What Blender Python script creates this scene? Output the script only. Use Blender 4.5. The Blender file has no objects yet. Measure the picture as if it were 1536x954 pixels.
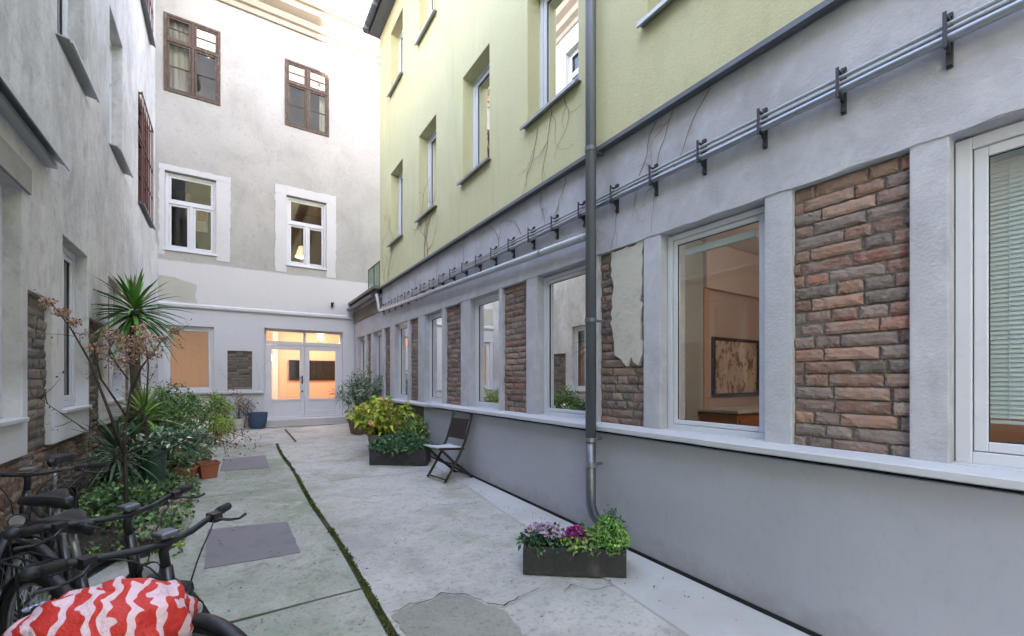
import bpy, bmesh, math, random
from mathutils import Vector, Matrix, noise
R = math.radians
random.seed(7)

# ------------------------------------------------------------------ camera, light
Z0 = 1.495                      # camera height; all heights below are measured from the camera
YAW = 32.835
sc = bpy.context.scene
C = sc.collection
cam_d = bpy.data.cameras.new('camera'); cam = bpy.data.objects.new('camera', cam_d); C.objects.link(cam)
cam.location = (0, 0, Z0); cam.rotation_euler = (R(90), 0, R(-YAW))
cam_d.sensor_width = 36; cam_d.lens = 36 * 640 / 1536
cam_d.shift_y = (569 - 477) / 1536
cam_d.clip_start = 0.05; cam_d.clip_end = 500
sc.camera = cam
SUN_EL, SUN_AZ = 21.0, 181.0     # sun behind the camera, low (azimuth measured from +y towards +x)
w = bpy.data.worlds.new('World'); sc.world = w; w.use_nodes = True
nt = w.node_tree; nt.nodes.clear()
sky = nt.nodes.new('ShaderNodeTexSky'); sky.sky_type = 'NISHITA'; sky.sun_disc = False
sky.sun_elevation = R(SUN_EL); sky.sun_rotation = R(SUN_AZ); sky.air_density = 1.0; sky.dust_density = 1.0; sky.ozone_density = 0.6
bg = nt.nodes.new('ShaderNodeBackground'); bg.inputs['Strength'].default_value = 0.15
wo = nt.nodes.new('ShaderNodeOutputWorld')
nt.links.new(sky.outputs[0], bg.inputs[0]); nt.links.new(bg.outputs[0], wo.inputs[0])
sl = bpy.data.lights.new('sun', 'SUN'); sun = bpy.data.objects.new('sun', sl); C.objects.link(sun)
sl.energy = 4.5; sl.angle = R(0.5); sl.color = (1, .97, .93)
sd = Vector((math.sin(R(SUN_AZ)) * math.cos(R(SUN_EL)), math.cos(R(SUN_AZ)) * math.cos(R(SUN_EL)), math.sin(R(SUN_EL))))
sun.rotation_euler = sd.to_track_quat('Z', 'Y').to_euler(); sun.location = (0, -5, 30)
vs = sc.view_settings; sc.display_settings.display_device = 'sRGB'
vs.view_transform = 'Standard'; vs.look = 'None'; vs.exposure = 4.06; vs.gamma = 1; vs.use_curve_mapping = False
vs.use_white_balance = True; vs.white_balance_temperature = 7850; vs.white_balance_tint = 24
cy = sc.cycles; cy.use_denoising = True; cy.max_bounces = 8; cy.diffuse_bounces = 5; cy.glossy_bounces = 3; cy.transmission_bounces = 4
cy.transparent_max_bounces = 12; cy.sample_clamp_indirect = 4; cy.caustics_reflective = False; cy.caustics_refractive = False

# ------------------------------------------------------------------ helpers
def S(r, g, b):                  # sRGB 0-255 -> linear
    f = lambda c: c / 12.92 if c <= .04045 else ((c + .055) / 1.055) ** 2.4
    return (f(r / 255), f(g / 255), f(b / 255), 1)

class Fr:                        # a facade frame: u along the wall, z up, n out of the wall
    def __init__(s, O, T, N): s.O, s.T, s.N = O, T, N
    def __call__(s, u, z, n=0.0): return (s.O[0] + s.T[0] * u + s.N[0] * n, s.O[1] + s.T[1] * u + s.N[1] * n, z)
W = Fr((0, 0), (1, 0), (0, 1))   # world: u=x, n=y

def floor_z(y): return -1.495 + .0253 * y

class MB:
    def __init__(s): s.v, s.f, s.c, s.m = [], [], [], []
    def add(s, vs, fs, col=None, mi=0):
        b = len(s.v); s.v += [tuple(p) for p in vs]
        for f in fs: s.f.append(tuple(i + b for i in f)); s.c.append(col); s.m.append(mi)
    def box(s, fr, u0, u1, z0, z1, n0, n1, col=None, mi=0):
        P = [fr(u, z, n) for n in (n0, n1) for z in (z0, z1) for u in (u0, u1)]
        s.add(P, [(0, 1, 3, 2), (4, 6, 7, 5), (0, 4, 5, 1), (2, 3, 7, 6), (0, 2, 6, 4), (1, 5, 7, 3)], col, mi)
    def ibox(s, fr, u0, u1, z0, z1, n0, n1, cols, skip_front=True):   # room seen from inside: n1 is the open side
        P = [fr(u, z, n) for n in (n0, n1) for z in (z0, z1) for u in (u0, u1)]
        for f, k in (((0, 1, 3, 2), 0), ((0, 4, 5, 1), 1), ((2, 3, 7, 6), 2), ((0, 2, 6, 4), 0), ((1, 5, 7, 3), 0)):
            s.add([P[i] for i in f], [(0, 1, 2, 3)], cols[k])
    def tube(s, pts, r, n=8, col=None, closed=False, mi=0, caps=True):
        pts = [Vector(p) for p in pts]; N = len(pts)
        rr = r if isinstance(r, (list, tuple)) else [r] * N
        prev = None; rings = []
        for i, p in enumerate(pts):
            a = pts[(i - 1) % N] if (closed or i > 0) else p
            b = pts[(i + 1) % N] if (closed or i < N - 1) else p
            t = (b - a)
            t = t.normalized() if t.length > 1e-9 else Vector((0, 0, 1))
            if prev is None: q = t.orthogonal().normalized()
            else:
                q = prev - t * prev.dot(t); q = q.normalized() if q.length > 1e-6 else t.orthogonal().normalized()
            prev = q; k = t.cross(q)
            rings.append([p + (q * math.cos(2 * math.pi * j / n) + k * math.sin(2 * math.pi * j / n)) * rr[i] for j in range(n)])
        vs = [x for g in rings for x in g]; fs = []
        for i in range(N if closed else N - 1):
            a, b = i * n, ((i + 1) % N) * n
            for j in range(n): fs.append((a + j, a + (j + 1) % n, b + (j + 1) % n, b + j))
        if not closed and caps: fs += [tuple(range(n))[::-1], tuple((N - 1) * n + j for j in range(n))]
        s.add(vs, fs, col, mi)
    def lathe(s, c, prof, n=20, col=None, mi=0):    # prof: (radius, z)
        vs = []; fs = []
        for r, z in prof:
            for j in range(n):
                a = 2 * math.pi * j / n; vs.append((c[0] + r * math.cos(a), c[1] + r * math.sin(a), c[2] + z))
        for i in range(len(prof) - 1):
            for j in range(n): fs.append((i * n + j, i * n + (j + 1) % n, (i + 1) * n + (j + 1) % n, (i + 1) * n + j))
        s.add(vs, fs, col, mi)
    def build(s, name, mat, parent=None, local=False, bevel=0, smooth=False, weld=False):
        me = bpy.data.meshes.new(name)
        ox, oy, oz = (0, 0, 0)
        if parent is not None and not local:
            r_ = parent
            while r_.parent: r_ = r_.parent
            ox, oy, oz = r_.location
        dz = 0 if local else Z0
        me.from_pydata([(x - ox, y - oy, z + dz - oz) for x, y, z in s.v], [], s.f)
        mats = mat if isinstance(mat, (list, tuple)) else [mat]
        for m in mats: me.materials.append(m)
        me.polygons.foreach_set('material_index', s.m)
        if any(c is not None for c in s.c):
            ca = me.color_attributes.new('Col', 'FLOAT_COLOR', 'CORNER'); arr = []
            for p, c in zip(me.polygons, s.c):
                c = c or (1, 1, 1, 1)
                for _ in range(p.loop_total): arr += [c[0], c[1], c[2], 1]
            ca.data.foreach_set('color', arr)
        if smooth: me.polygons.foreach_set('use_smooth', [True] * len(me.polygons))
        if weld:
            bm = bmesh.new(); bm.from_mesh(me); bmesh.ops.remove_doubles(bm, verts=bm.verts, dist=1e-4)
            bmesh.ops.recalc_face_normals(bm, faces=bm.faces); bm.to_mesh(me); bm.free()
        me.update()
        o = bpy.data.objects.new(name, me); C.objects.link(o)
        if parent is not None: o.parent = parent
        if bevel:
            b = o.modifiers.new('bevel', 'BEVEL'); b.width = bevel; b.segments = 2; b.limit_method = 'ANGLE'; b.angle_limit = R(40)
        return o

def tag(o, label, cat, group=None, kind=None):
    o['label'] = label; o['category'] = cat
    if group: o['group'] = group
    if kind: o['kind'] = kind
    return o
def setting(o, kind='structure', label=None):
    o['kind'] = kind
    if label: o['label'] = label
    return o
def empty(name, loc, label, cat, group=None, rz=0):     # loc in camera-relative heights
    o = bpy.data.objects.new(name, None); C.objects.link(o); o.location = (loc[0], loc[1], loc[2] + Z0)
    o.rotation_euler = (0, 0, rz); o.empty_display_size = .1
    return tag(o, label, cat, group)
def copy_tree(o, parent=None):
    c = o.copy(); C.objects.link(c); c.parent = parent
    for ch in list(o.children): copy_tree(ch, c)
    return c

# ---- materials
def mat(name, col=(.5, .5, .5, 1), rough=.7, metal=0, bump=None, attr=False, mottle=None, spec=.5, coat=0, emit=None):
    """mottle: list of (scale, strength, colour, lo, hi, stretch) layers mixed over the base; bump: list of (scale, strength, distance)"""
    m = bpy.data.materials.new(name); m.use_nodes = True; t = m.node_tree; N = t.nodes; L = t.links
    b = N['Principled BSDF']; b.inputs['Roughness'].default_value = rough; b.inputs['Metallic'].default_value = metal
    b.inputs['Specular IOR Level'].default_value = spec; b.inputs['Coat Weight'].default_value = coat
    g = N.new('ShaderNodeNewGeometry')
    out = None
    if attr:
        a = N.new('ShaderNodeAttribute'); a.attribute_name = 'Col'; out = a.outputs['Color']
    else:
        rgb = N.new('ShaderNodeRGB'); rgb.outputs[0].default_value = col; out = rgb.outputs[0]
    for k, (scale, strength, c2, lo, hi, st) in enumerate(mottle or []):
        mp = N.new('ShaderNodeMapping'); mp.inputs['Scale'].default_value = (scale * st[0], scale * st[1], scale * st[2]); mp.inputs['Location'].default_value = (k * 7.3, k * 3.1, k * 5.7)
        L.new(g.outputs['Position'], mp.inputs[0])
        n = N.new('ShaderNodeTexNoise'); n.inputs['Scale'].default_value = 1; n.inputs['Detail'].default_value = 8; n.inputs['Roughness'].default_value = .62; n.inputs['Distortion'].default_value = .4
        L.new(mp.outputs[0], n.inputs['Vector'])
        mr = N.new('ShaderNodeMapRange'); mr.inputs['From Min'].default_value = lo; mr.inputs['From Max'].default_value = hi; mr.inputs['To Max'].default_value = strength
        L.new(n.outputs['Fac'], mr.inputs[0])
        mx = N.new('ShaderNodeMix'); mx.data_type = 'RGBA'; mx.inputs['B'].default_value = c2
        L.new(mr.outputs[0], mx.inputs['Factor']); L.new(out, mx.inputs['A']); out = mx.outputs['Result']
    L.new(out, b.inputs['Base Color'])
    prev = None
    for scale, strength, dist in (bump or []):
        n = N.new('ShaderNodeTexNoise'); n.inputs['Scale'].default_value = scale; n.inputs['Detail'].default_value = 5; n.inputs['Roughness'].default_value = .6
        L.new(g.outputs['Position'], n.inputs['Vector'])
        bp = N.new('ShaderNodeBump'); bp.inputs['Strength'].default_value = strength; bp.inputs['Distance'].default_value = dist
        L.new(n.outputs['Fac'], bp.inputs['Height'])
        if prev is not None: L.new(prev.outputs[0], bp.inputs['Normal'])
        prev = bp
    if prev is not None: L.new(prev.outputs[0], b.inputs['Normal'])
    if emit: b.inputs['Emission Color'].default_value = emit[0]; b.inputs['Emission Strength'].default_value = emit[1]
    return m

def z_zone(m, z0, soft, colour, below=True, jitter=.1, extra=None):
    """paint a height band of a wall another colour (real paint / plaster change), edge wobbling by jitter"""
    t = m.node_tree; N = t.nodes; L = t.links; b = N['Principled BSDF']
    src = b.inputs['Base Color'].links[0].from_socket
    g = N.new('ShaderNodeNewGeometry'); sx = N.new('ShaderNodeSeparateXYZ'); L.new(g.outputs['Position'], sx.inputs[0])
    n = N.new('ShaderNodeTexNoise'); n.inputs['Scale'].default_value = 2.5; n.inputs['Detail'].default_value = 6; L.new(g.outputs['Position'], n.inputs['Vector'])
    ma = N.new('ShaderNodeMath'); ma.operation = 'MULTIPLY_ADD'; L.new(n.outputs['Fac'], ma.inputs[0]); ma.inputs[1].default_value = jitter * 2; L.new(sx.outputs['Z'], ma.inputs[2])
    mr = N.new('ShaderNodeMapRange'); mr.inputs['From Min'].default_value = z0 + Z0 - soft + jitter; mr.inputs['From Max'].default_value = z0 + Z0 + soft + jitter
    mr.inputs['To Min'].default_value = 1 if below else 0; mr.inputs['To Max'].default_value = 0 if below else 1
    L.new(ma.outputs[0], mr.inputs[0])
    mx = N.new('ShaderNodeMix'); mx.data_type = 'RGBA'; mx.inputs['B'].default_value = colour
    L.new(mr.outputs[0], mx.inputs['Factor']); L.new(src, mx.inputs['A']); L.new(mx.outputs['Result'], b.inputs['Base Color'])
    return m

def glass_mat(name, tint=(.93, .96, .95, 1), boost=2.0, wav=0.0):
    m = bpy.data.materials.new(name); m.use_nodes = True; t = m.node_tree; N = t.nodes; L = t.links; N.clear()
    o = N.new('ShaderNodeOutputMaterial'); tr = N.new('ShaderNodeBsdfTransparent'); tr.inputs[0].default_value = tint
    gl = N.new('ShaderNodeBsdfGlossy'); gl.inputs['Roughness'].default_value = 0.0; gl.inputs['Color'].default_value = (1, 1, 1, 1)
    fr = N.new('ShaderNodeFresnel'); fr.inputs['IOR'].default_value = 1.5
    ma = N.new('ShaderNodeMath'); ma.operation = 'MULTIPLY'; ma.use_clamp = True; ma.inputs[1].default_value = boost
    if wav:
        g = N.new('ShaderNodeNewGeometry'); n = N.new('ShaderNodeTexNoise'); n.inputs['Scale'].default_value = 2.2; n.inputs['Detail'].default_value = 1
        L.new(g.outputs['Position'], n.inputs['Vector']); bp = N.new('ShaderNodeBump'); bp.inputs['Strength'].default_value = wav; bp.inputs['Distance'].default_value = .02
        L.new(n.outputs['Fac'], bp.inputs['Height']); L.new(bp.outputs[0], gl.inputs['Normal'])
    mx = N.new('ShaderNodeMixShader'); L.new(fr.outputs[0], ma.inputs[0]); L.new(ma.outputs[0], mx.inputs[0]); L.new(tr.outputs[0], mx.inputs[1]); L.new(gl.outputs[0], mx.inputs[2])
    L.new(mx.outputs[0], o.inputs[0]); return m

def leaf_mat(name):
    m = mat(name, attr=True, rough=.55, spec=.35)
    b = m.node_tree.nodes['Principled BSDF']
    try: b.inputs['Transmission Weight'].default_value = 0
    except Exception: pass
    return m

V1 = (1, 1, 1)
M = {}
M['grey_render'] = mat('grey_render', S(186, 188, 196), .85, bump=[(60, .45, .012), (9, .25, .02), (220, .3, .004)],
    mottle=[(1.6, .6, S(162, 162, 168), .43, .66, V1), (5, .45, S(208, 210, 216), .5, .68, V1), (3.2, .5, S(136, 134, 135), .58, .78, (1, 1, .35)), (16, .25, S(160, 160, 164), .52, .66, V1)])
M['plinth'] = mat('plinth_render', S(172, 176, 186), .8, bump=[(3, .12, .02), (90, .12, .002)],
    mottle=[(.8, .45, S(155, 160, 171), .4, .65, V1), (26, .16, S(140, 142, 146), .54, .66, (1, 1, .4)), (6, .18, S(188, 191, 198), .5, .8, (1, .3, 1)), (2.4, .25, S(142, 146, 154), .6, .85, (1, 1, .3))])
M['yellow'] = mat('yellow_render', S(208, 203, 162), .92, bump=[(130, .7, .012), (35, .3, .01)],
    mottle=[(1.1, .35, S(198, 200, 158), .45, .75, (1, 1, .4)), (50, .35, S(176, 178, 134), .5, .7, V1), (2.2, .35, S(228, 224, 190), .5, .75, (1, 1, .5)), (5, .4, S(178, 178, 142), .55, .75, (1, 1, .12)), (9, .25, S(190, 186, 160), .55, .72, (1, 1, .3))])
t_ = M['plinth'].node_tree; N_, L_n = t_.nodes, t_.links; b_n = N_['Principled BSDF']; src_ = b_n.inputs['Base Color'].links[0].from_socket
gn = N_.new('ShaderNodeNewGeometry'); sx_ = N_.new('ShaderNodeSeparateXYZ'); L_n.new(gn.outputs['Position'], sx_.inputs[0])
m1_ = N_.new('ShaderNodeMath'); m1_.operation = 'MULTIPLY_ADD'; m1_.inputs[1].default_value = -.0253; L_n.new(sx_.outputs['Y'], m1_.inputs[0]); L_n.new(sx_.outputs['Z'], m1_.inputs[2])
nn_ = N_.new('ShaderNodeTexNoise'); nn_.inputs['Scale'].default_value = 7; nn_.inputs['Detail'].default_value = 8; nn_.inputs['Roughness'].default_value = .7; L_n.new(gn.outputs['Position'], nn_.inputs['Vector'])
m2_ = N_.new('ShaderNodeMath'); m2_.operation = 'MULTIPLY_ADD'; m2_.inputs[1].default_value = .42; L_n.new(nn_.outputs['Fac'], m2_.inputs[0]); L_n.new(m1_.outputs[0], m2_.inputs[2])
mr_ = N_.new('ShaderNodeMapRange'); mr_.inputs['From Min'].default_value = .24; mr_.inputs['From Max'].default_value = .42; mr_.inputs['To Min'].default_value = .5; mr_.inputs['To Max'].default_value = 0; L_n.new(m2_.outputs[0], mr_.inputs[0])
mx_ = N_.new('ShaderNodeMix'); mx_.data_type = 'RGBA'; mx_.inputs['B'].default_value = S(128, 126, 122); L_n.new(mr_.outputs[0], mx_.inputs['Factor']); L_n.new(src_, mx_.inputs['A']); L_n.new(mx_.outputs['Result'], b_n.inputs['Base Color'])
M['backwall'] = z_zone(z_zone(mat('back_render', S(174, 173, 170), .9, bump=[(30, .3, .01), (6, .25, .02)],
    mottle=[(.9, .6, S(148, 146, 142), .44, .68, V1), (3.5, .45, S(164, 162, 159), .5, .75, V1), (2.5, .4, S(126, 123, 119), .58, .8, (1, 1, .25)), (14, .35, S(130, 128, 124), .55, .7, V1)]),
    2.74, .02, S(204, 204, 207), jitter=.04), 1.66, .01, S(200, 203, 210), jitter=.0)
M['leftwall'] = z_zone(mat('left_render', S(198, 198, 197), .88, bump=[(24, .3, .012), (5, .3, .03)],
    mottle=[(1.3, .7, S(160, 160, 160), .42, .62, (1, 1, .6)), (5, .6, S(206, 207, 210), .5, .68, (1, 1, .5)), (2.6, .6, S(130, 128, 130), .56, .76, (1, 1, .5)), (12, .4, S(140, 138, 138), .52, .66, (1, 1, .6))]),
    -.05, .12, S(208, 211, 217), jitter=.1)
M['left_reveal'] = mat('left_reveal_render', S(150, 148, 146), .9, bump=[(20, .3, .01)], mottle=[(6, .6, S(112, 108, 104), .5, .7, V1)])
M['cornice'] = mat('cornice_render', S(168, 158, 146), .9, mottle=[(3, .5, S(140, 130, 120), .5, .7, (.4, 1, 2))])
M['patch_white'] = mat('white_patch_render', S(200, 201, 204), .85, bump=[(20, .2, .01)], mottle=[(3, .4, S(180, 180, 182), .5, .75, V1)])
M['patch_grey'] = mat('grey_patch_render', S(180, 180, 170), .9, bump=[(40, .3, .01)], mottle=[(3, .4, S(162, 162, 155), .5, .75, V1)])
M['cream'] = mat('cream_plaster', S(196, 192, 182), .9, bump=[(14, .5, .02), (60, .3, .006)], mottle=[(6, .5, S(160, 154, 144), .5, .75, V1)])
M['sill'] = mat('sill_render', S(194, 196, 201), .7, bump=[(50, .3, .006), (5, .3, .02)], mottle=[(4, .35, S(176, 178, 184), .5, .75, V1)])
M['pvc'] = mat('white_pvc', S(208, 211, 218), .4, mottle=[(3, .3, S(186, 189, 194), .5, .7, V1), (18, .25, S(170, 170, 170), .58, .75, V1)])
M['oldwood'] = mat('weathered_window_wood', S(84, 70, 62), .85, bump=[(60, .5, .006)], mottle=[(25, .6, S(132, 122, 112), .54, .64, (1, 1, .3)), (12, .6, S(54, 42, 36), .5, .7, V1)])
M['redwood'] = mat('red_brown_iron', S(104, 66, 62), .7, bump=[(60, .3, .004)], mottle=[(25, .5, S(70, 48, 46), .5, .6, V1)])
M['black'] = mat('black_gap', S(22, 22, 24), .8)
M['zinc'] = mat('zinc', S(120, 126, 134), .42, .75, bump=[(12, .1, .005)], mottle=[(4, .4, S(95, 100, 106), .45, .7, V1)])
M['darkzinc'] = mat('dark_zinc', S(110, 114, 122), .5, .35, mottle=[(5, .4, S(76, 80, 88), .45, .7, (1, 1, .3))])
M['greypipe'] = mat('pale_grey_pipe', S(170, 176, 182), .4, .25, mottle=[(8, .4, S(140, 144, 148), .5, .75, V1)])
M['steel'] = mat('galvanised_steel', S(160, 165, 172), .35, .8)
M['darkiron'] = mat('dark_iron', S(48, 50, 54), .5, .4)
M['brick'] = mat('old_brick', attr=True, rough=.92, bump=[(45, .6, .010), (160, .4, .004)],
    mottle=[(16, .6, S(146, 134, 126), .46, .62, V1), (60, .35, S(96, 80, 76), .5, .7, V1), (30, .3, S(172, 160, 152), .56, .72, V1)])
M['brickgrey'] = mat('grey_brick', attr=True, rough=.92, bump=[(45, .7, .012), (160, .4, .004)],
    mottle=[(18, .5, S(112, 108, 104), .47, .66, V1), (50, .5, S(78, 72, 68), .5, .7, V1)])
M['mortar'] = mat('mortar', S(118, 110, 103), .95, bump=[(60, .8, .015)], mottle=[(12, .6, S(92, 86, 80), .45, .7, V1)])
M['inside'] = mat('interior_paint', attr=True, rough=.8)
M['glass'] = glass_mat('window_glass', boost=1.2)
M['oldglass'] = glass_mat('old_window_glass', tint=(.85, .88, .87, 1), boost=1.7, wav=.25)
M['leaf'] = leaf_mat('leaf')
M['bark'] = mat('bark', S(92, 82, 72), .9, bump=[(60, .6, .006)], mottle=[(20, .5, S(64, 54, 46), .5, .7, V1)])
M['vine'] = mat('dead_vine', S(138, 120, 104), .95, mottle=[(20, .5, S(160, 146, 130), .5, .7, V1)])
M['terracotta'] = mat('terracotta', S(168, 98, 72), .8, bump=[(30, .2, .004)], mottle=[(9, .5, S(140, 84, 66), .5, .7, V1), (14, .35, S(190, 150, 130), .58, .75, V1)])
M['brownpot'] = mat('brown_clay', S(108, 78, 66), .7, mottle=[(9, .5, S(88, 64, 56), .5, .7, V1)])
M['soil'] = mat('soil', S(58, 48, 40), .95, bump=[(40, .9, .03)], mottle=[(14, .6, S(88, 76, 62), .5, .7, V1)])
M['planter'] = mat('dark_planter_board', S(50, 50, 52), .6, bump=[(30, .5, .006)], mottle=[(7, .7, S(92, 89, 86), .52, .70, V1), (30, .4, S(70, 68, 66), .5, .65, V1), (3, .4, S(34, 34, 36), .5, .7, (1, 1, .3))])
M['blackplastic'] = mat('black_plastic', S(30, 31, 34), .42, bump=[(200, .1, .001)])
M['blackpaint'] = mat('black_bike_paint', S(28, 29, 32), .28, coat=.4)
M['rubber'] = mat('tyre_rubber', S(34, 34, 35), .8, bump=[(150, .4, .003)])
M['bracketiron'] = mat('bracket_iron', S(74, 76, 80), .5, .5)
M['darkwood'] = mat('dark_stained_wood', S(50, 40, 37), .6, bump=[(40, .2, .003)], mottle=[(20, .5, S(42, 34, 32), .5, .7, V1)])
M['canvas'] = mat('pale_canvas', S(196, 200, 206), .85, bump=[(200, .2, .002)])

MOSS = S(86, 104, 52)
g1 = S(128, 130, 128)
M['concrete'] = mat('old_concrete', S(190, 190, 186), .85, bump=[(3, .35, .03), (25, .4, .01), (140, .4, .004)],
    mottle=[(1.0, .6, S(160, 161, 157), .42, .64, (1, 1.3, 1)), (3.1, .45, S(204, 203, 197), .5, .68, (1, 1.4, 1)), (5, .55, S(128, 127, 121), .56, .72, (1, 1.4, 1)),
            (1.6, .5, S(138, 150, 124), .5, .64, V1), (30, .45, S(104, 102, 96), .55, .66, V1), (13, .4, S(136, 133, 126), .54, .66, V1), (.55, .5, S(134, 134, 130), .5, .64, V1)])
M['slabs'] = mat('mossy_slab_concrete', S(168, 171, 165), .85, bump=[(4, .3, .03), (30, .4, .008), (150, .4, .004)],
    mottle=[(1.1, .85, S(134, 146, 126), .42, .60, V1), (4, .6, S(186, 187, 180), .5, .66, V1), (9, .5, S(112, 118, 104), .54, .68, V1), (45, .5, S(100, 104, 94), .53, .66, V1)])
M['strip'] = mat('new_concrete_screed', S(188, 189, 189), .8, bump=[(6, .2, .01), (90, .2, .002)],
    mottle=[(1.5, .5, S(176, 178, 182), .45, .7, V1), (12, .35, S(150, 149, 146), .58, .75, V1), (2.7, .4, S(200, 200, 200), .5, .7, V1), (.8, .4, S(166, 165, 160), .5, .62, V1)])
M['cover'] = mat('dark_slate_cover', S(126, 123, 128), .8, bump=[(120, .4, .003), (8, .2, .01)], mottle=[(5, .4, S(94, 94, 98), .5, .7, V1)])
M['joint'] = mat('dark_joint', S(62, 62, 56), .95, mottle=[(9, .6, S(70, 80, 48), .5, .6, V1)])
M['curtain'] = mat('white_curtain', S(214, 214, 212), .9)
M['blind'] = mat('pale_blind', S(214, 192, 172), .8)
tb = M['blind'].node_tree; trn = tb.nodes.new('ShaderNodeBsdfTranslucent'); trn.inputs[0].default_value = S(222, 208, 200); mxs = tb.nodes.new('ShaderNodeMixShader'); mxs.inputs[0].default_value = .6
tb.links.new(tb.nodes['Principled BSDF'].outputs[0], mxs.inputs[1]); tb.links.new(trn.outputs[0], mxs.inputs[2]); tb.links.new(mxs.outputs[0], tb.nodes['Material Output'].inputs[0])
M['slat'] = mat('blind_slats', S(176, 188, 188), .45)
M['wood_in'] = mat('interior_wood', S(176, 118, 76), .5, bump=[(20, .1, .002)], mottle=[(6, .4, S(150, 96, 60), .5, .7, (1, 1, .2))])

# ------------------------------------------------------------------ building kit
def wall(mb, fr, u0, u1, z0, z1, ops, nf, nb, col=None):
    us = sorted({u0, u1, *[o[0] for o in ops], *[o[1] for o in ops]}); zs = sorted({z0, z1, *[o[2] for o in ops], *[o[3] for o in ops]})
    us = [u for u in us if u0 <= u <= u1]; zs = [z for z in zs if z0 <= z <= z1]
    hole = lambda u, z: any(o[0] < u < o[1] and o[2] < z < o[3] for o in ops)
    nu, nz = len(us) - 1, len(zs) - 1
    sol = [[not hole((us[i] + us[i + 1]) / 2, (zs[j] + zs[j + 1]) / 2) for j in range(nz)] for i in range(nu)]
    q = lambda *p: mb.add(p, [(0, 1, 2, 3)], col)
    for i in range(nu):
        for j in range(nz):
            if not sol[i][j]: continue
            a, b, c, d = us[i], us[i + 1], zs[j], zs[j + 1]
            q(fr(a, c, nf), fr(b, c, nf), fr(b, d, nf), fr(a, d, nf)); q(fr(a, c, nb), fr(a, d, nb), fr(b, d, nb), fr(b, c, nb))
            if i == 0 or not sol[i - 1][j]: q(fr(a, c, nf), fr(a, d, nf), fr(a, d, nb), fr(a, c, nb))
            if i == nu - 1 or not sol[i + 1][j]: q(fr(b, c, nf), fr(b, c, nb), fr(b, d, nb), fr(b, d, nf))
            if j == 0 or not sol[i][j - 1]: q(fr(a, c, nf), fr(a, c, nb), fr(b, c, nb), fr(b, c, nf))
            if j == nz - 1 or not sol[i][j + 1]: q(fr(a, d, nf), fr(b, d, nf), fr(b, d, nb), fr(a, d, nb))

def rect_frame(mb, fr, u0, u1, z0, z1, w_, n0, n1, wb=None):
    wb = w_ if wb is None else wb
    mb.box(fr, u0, u0 + w_, z0, z1, n0, n1); mb.box(fr, u1 - w_, u1, z0, z1, n0, n1)
    mb.box(fr, u0 + w_, u1 - w_, z1 - w_, z1, n0, n1); mb.box(fr, u0 + w_, u1 - w_, z0, z0 + wb, n0, n1)

def window(parent, fr, u0, u1, z0, z1, n, m=None, glass=None, fw=.06, sw=.055, transom=None, mull_up=(), mull_lo=(), bars=None, sash=True, name='window', split_all=False):
    """frame + sashes as the window's mesh, one pane child per light"""
    m = m or M['pvc']; glass = glass or M['glass']
    f = MB(); rect_frame(f, fr, u0, u1, z0, z1, fw, n - .07, n)
    cells = []
    a, b, c, d = u0 + fw, u1 - fw, z0 + fw, z1 - fw
    rows = [(c, d, mull_lo)] if transom is None else [(c, transom - fw / 2, mull_lo), (transom + fw / 2, d, mull_up)]
    if transom is not None: f.box(fr, a, b, transom - fw / 2, transom + fw / 2, n - .066, n + .006)
    for (p, q, mu) in rows:
        e = [a] + [x for x in mu] + [b]
        for k in range(len(e) - 1):
            l = e[k] + (fw / 2 if k > 0 else 0); r_ = e[k + 1] - (fw / 2 if k < len(e) - 2 else 0)
            if k > 0: f.box(fr, l - fw, l, p, q, n - .064, n + .004)
            if sash: rect_frame(f, fr, l + .004, r_ - .004, p + .004, q - .004, sw, n - .055, n - .012); cells.append((l + sw, r_ - sw, p + sw, q - sw))
            else: cells.append((l, r_, p, q))
    o = f.build(name, m, parent, bevel=.004)
    for (l, r_, p, q) in cells:
        if bars:
            g = MB()
            for k in range(1, bars + 1):
                zz = p + (q - p) * k / (bars + 1); g.box(fr, l, r_, zz - .011, zz + .011, n - .045, n - .02)
            g.build('glazing_bar', m, o)
        g = MB(); g.add([fr(l, p, n - .034), fr(r_, p, n - .034), fr(r_, q, n - .034), fr(l, q, n - .034)], [(0, 1, 2, 3)])
        g.build('pane', glass, o)
    if sash and m is M['pvc']:
        g = MB()
        for (l, r_, p, q) in cells: rect_frame(g, fr, l - .002, r_ + .002, p - .002, q + .002, .009, n - .036, n - .026)
        g.build('gasket', M['black'], o)
    return o

def sill(parent, fr, u0, u1, z, n0, n1, m=None, t=.03, drop=.02, name='sill'):
    s = MB(); P = []
    for u in (u0, u1):
        for (nn, zz) in ((n0, z), (n1, z - drop), (n1, z - drop - t), (n1 - .02, z - drop - t), (n1 - .022, z - drop - .008), (n0, z - .012)): P.append(fr(u, zz, nn))
    k = 6; s.add(P, [tuple(range(k))[::-1], tuple(range(k, 2 * k))] + [(i, (i + 1) % k, (i + 1) % k + k, i + k) for i in range(k)])
    return s.build(name, m or M['zinc'], parent)

def blob(mb, fr, outline, n0, n1, jit=.02, step=.06, seed=1):
    """flat patch with a ragged outline, real thickness n0..n1"""
    rnd = random.Random(seed); pts = []
    for i, (a, b) in enumerate(outline):
        a2, b2 = outline[(i + 1) % len(outline)]; d = math.hypot(a2 - a, b2 - b); k = max(1, int(d / step))
        for j in range(k): t = j / k; pts.append((a + (a2 - a) * t + rnd.uniform(-jit, jit), b + (b2 - b) * t + rnd.uniform(-jit, jit)))
    k = len(pts); vs = [fr(u, z, n1) for u, z in pts] + [fr(u, z, n0) for u, z in pts]
    mb.add(vs, [tuple(range(k))] + [(i, i + k, (i + 1) % k + k, (i + 1) % k) for i in range(k)])

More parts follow.
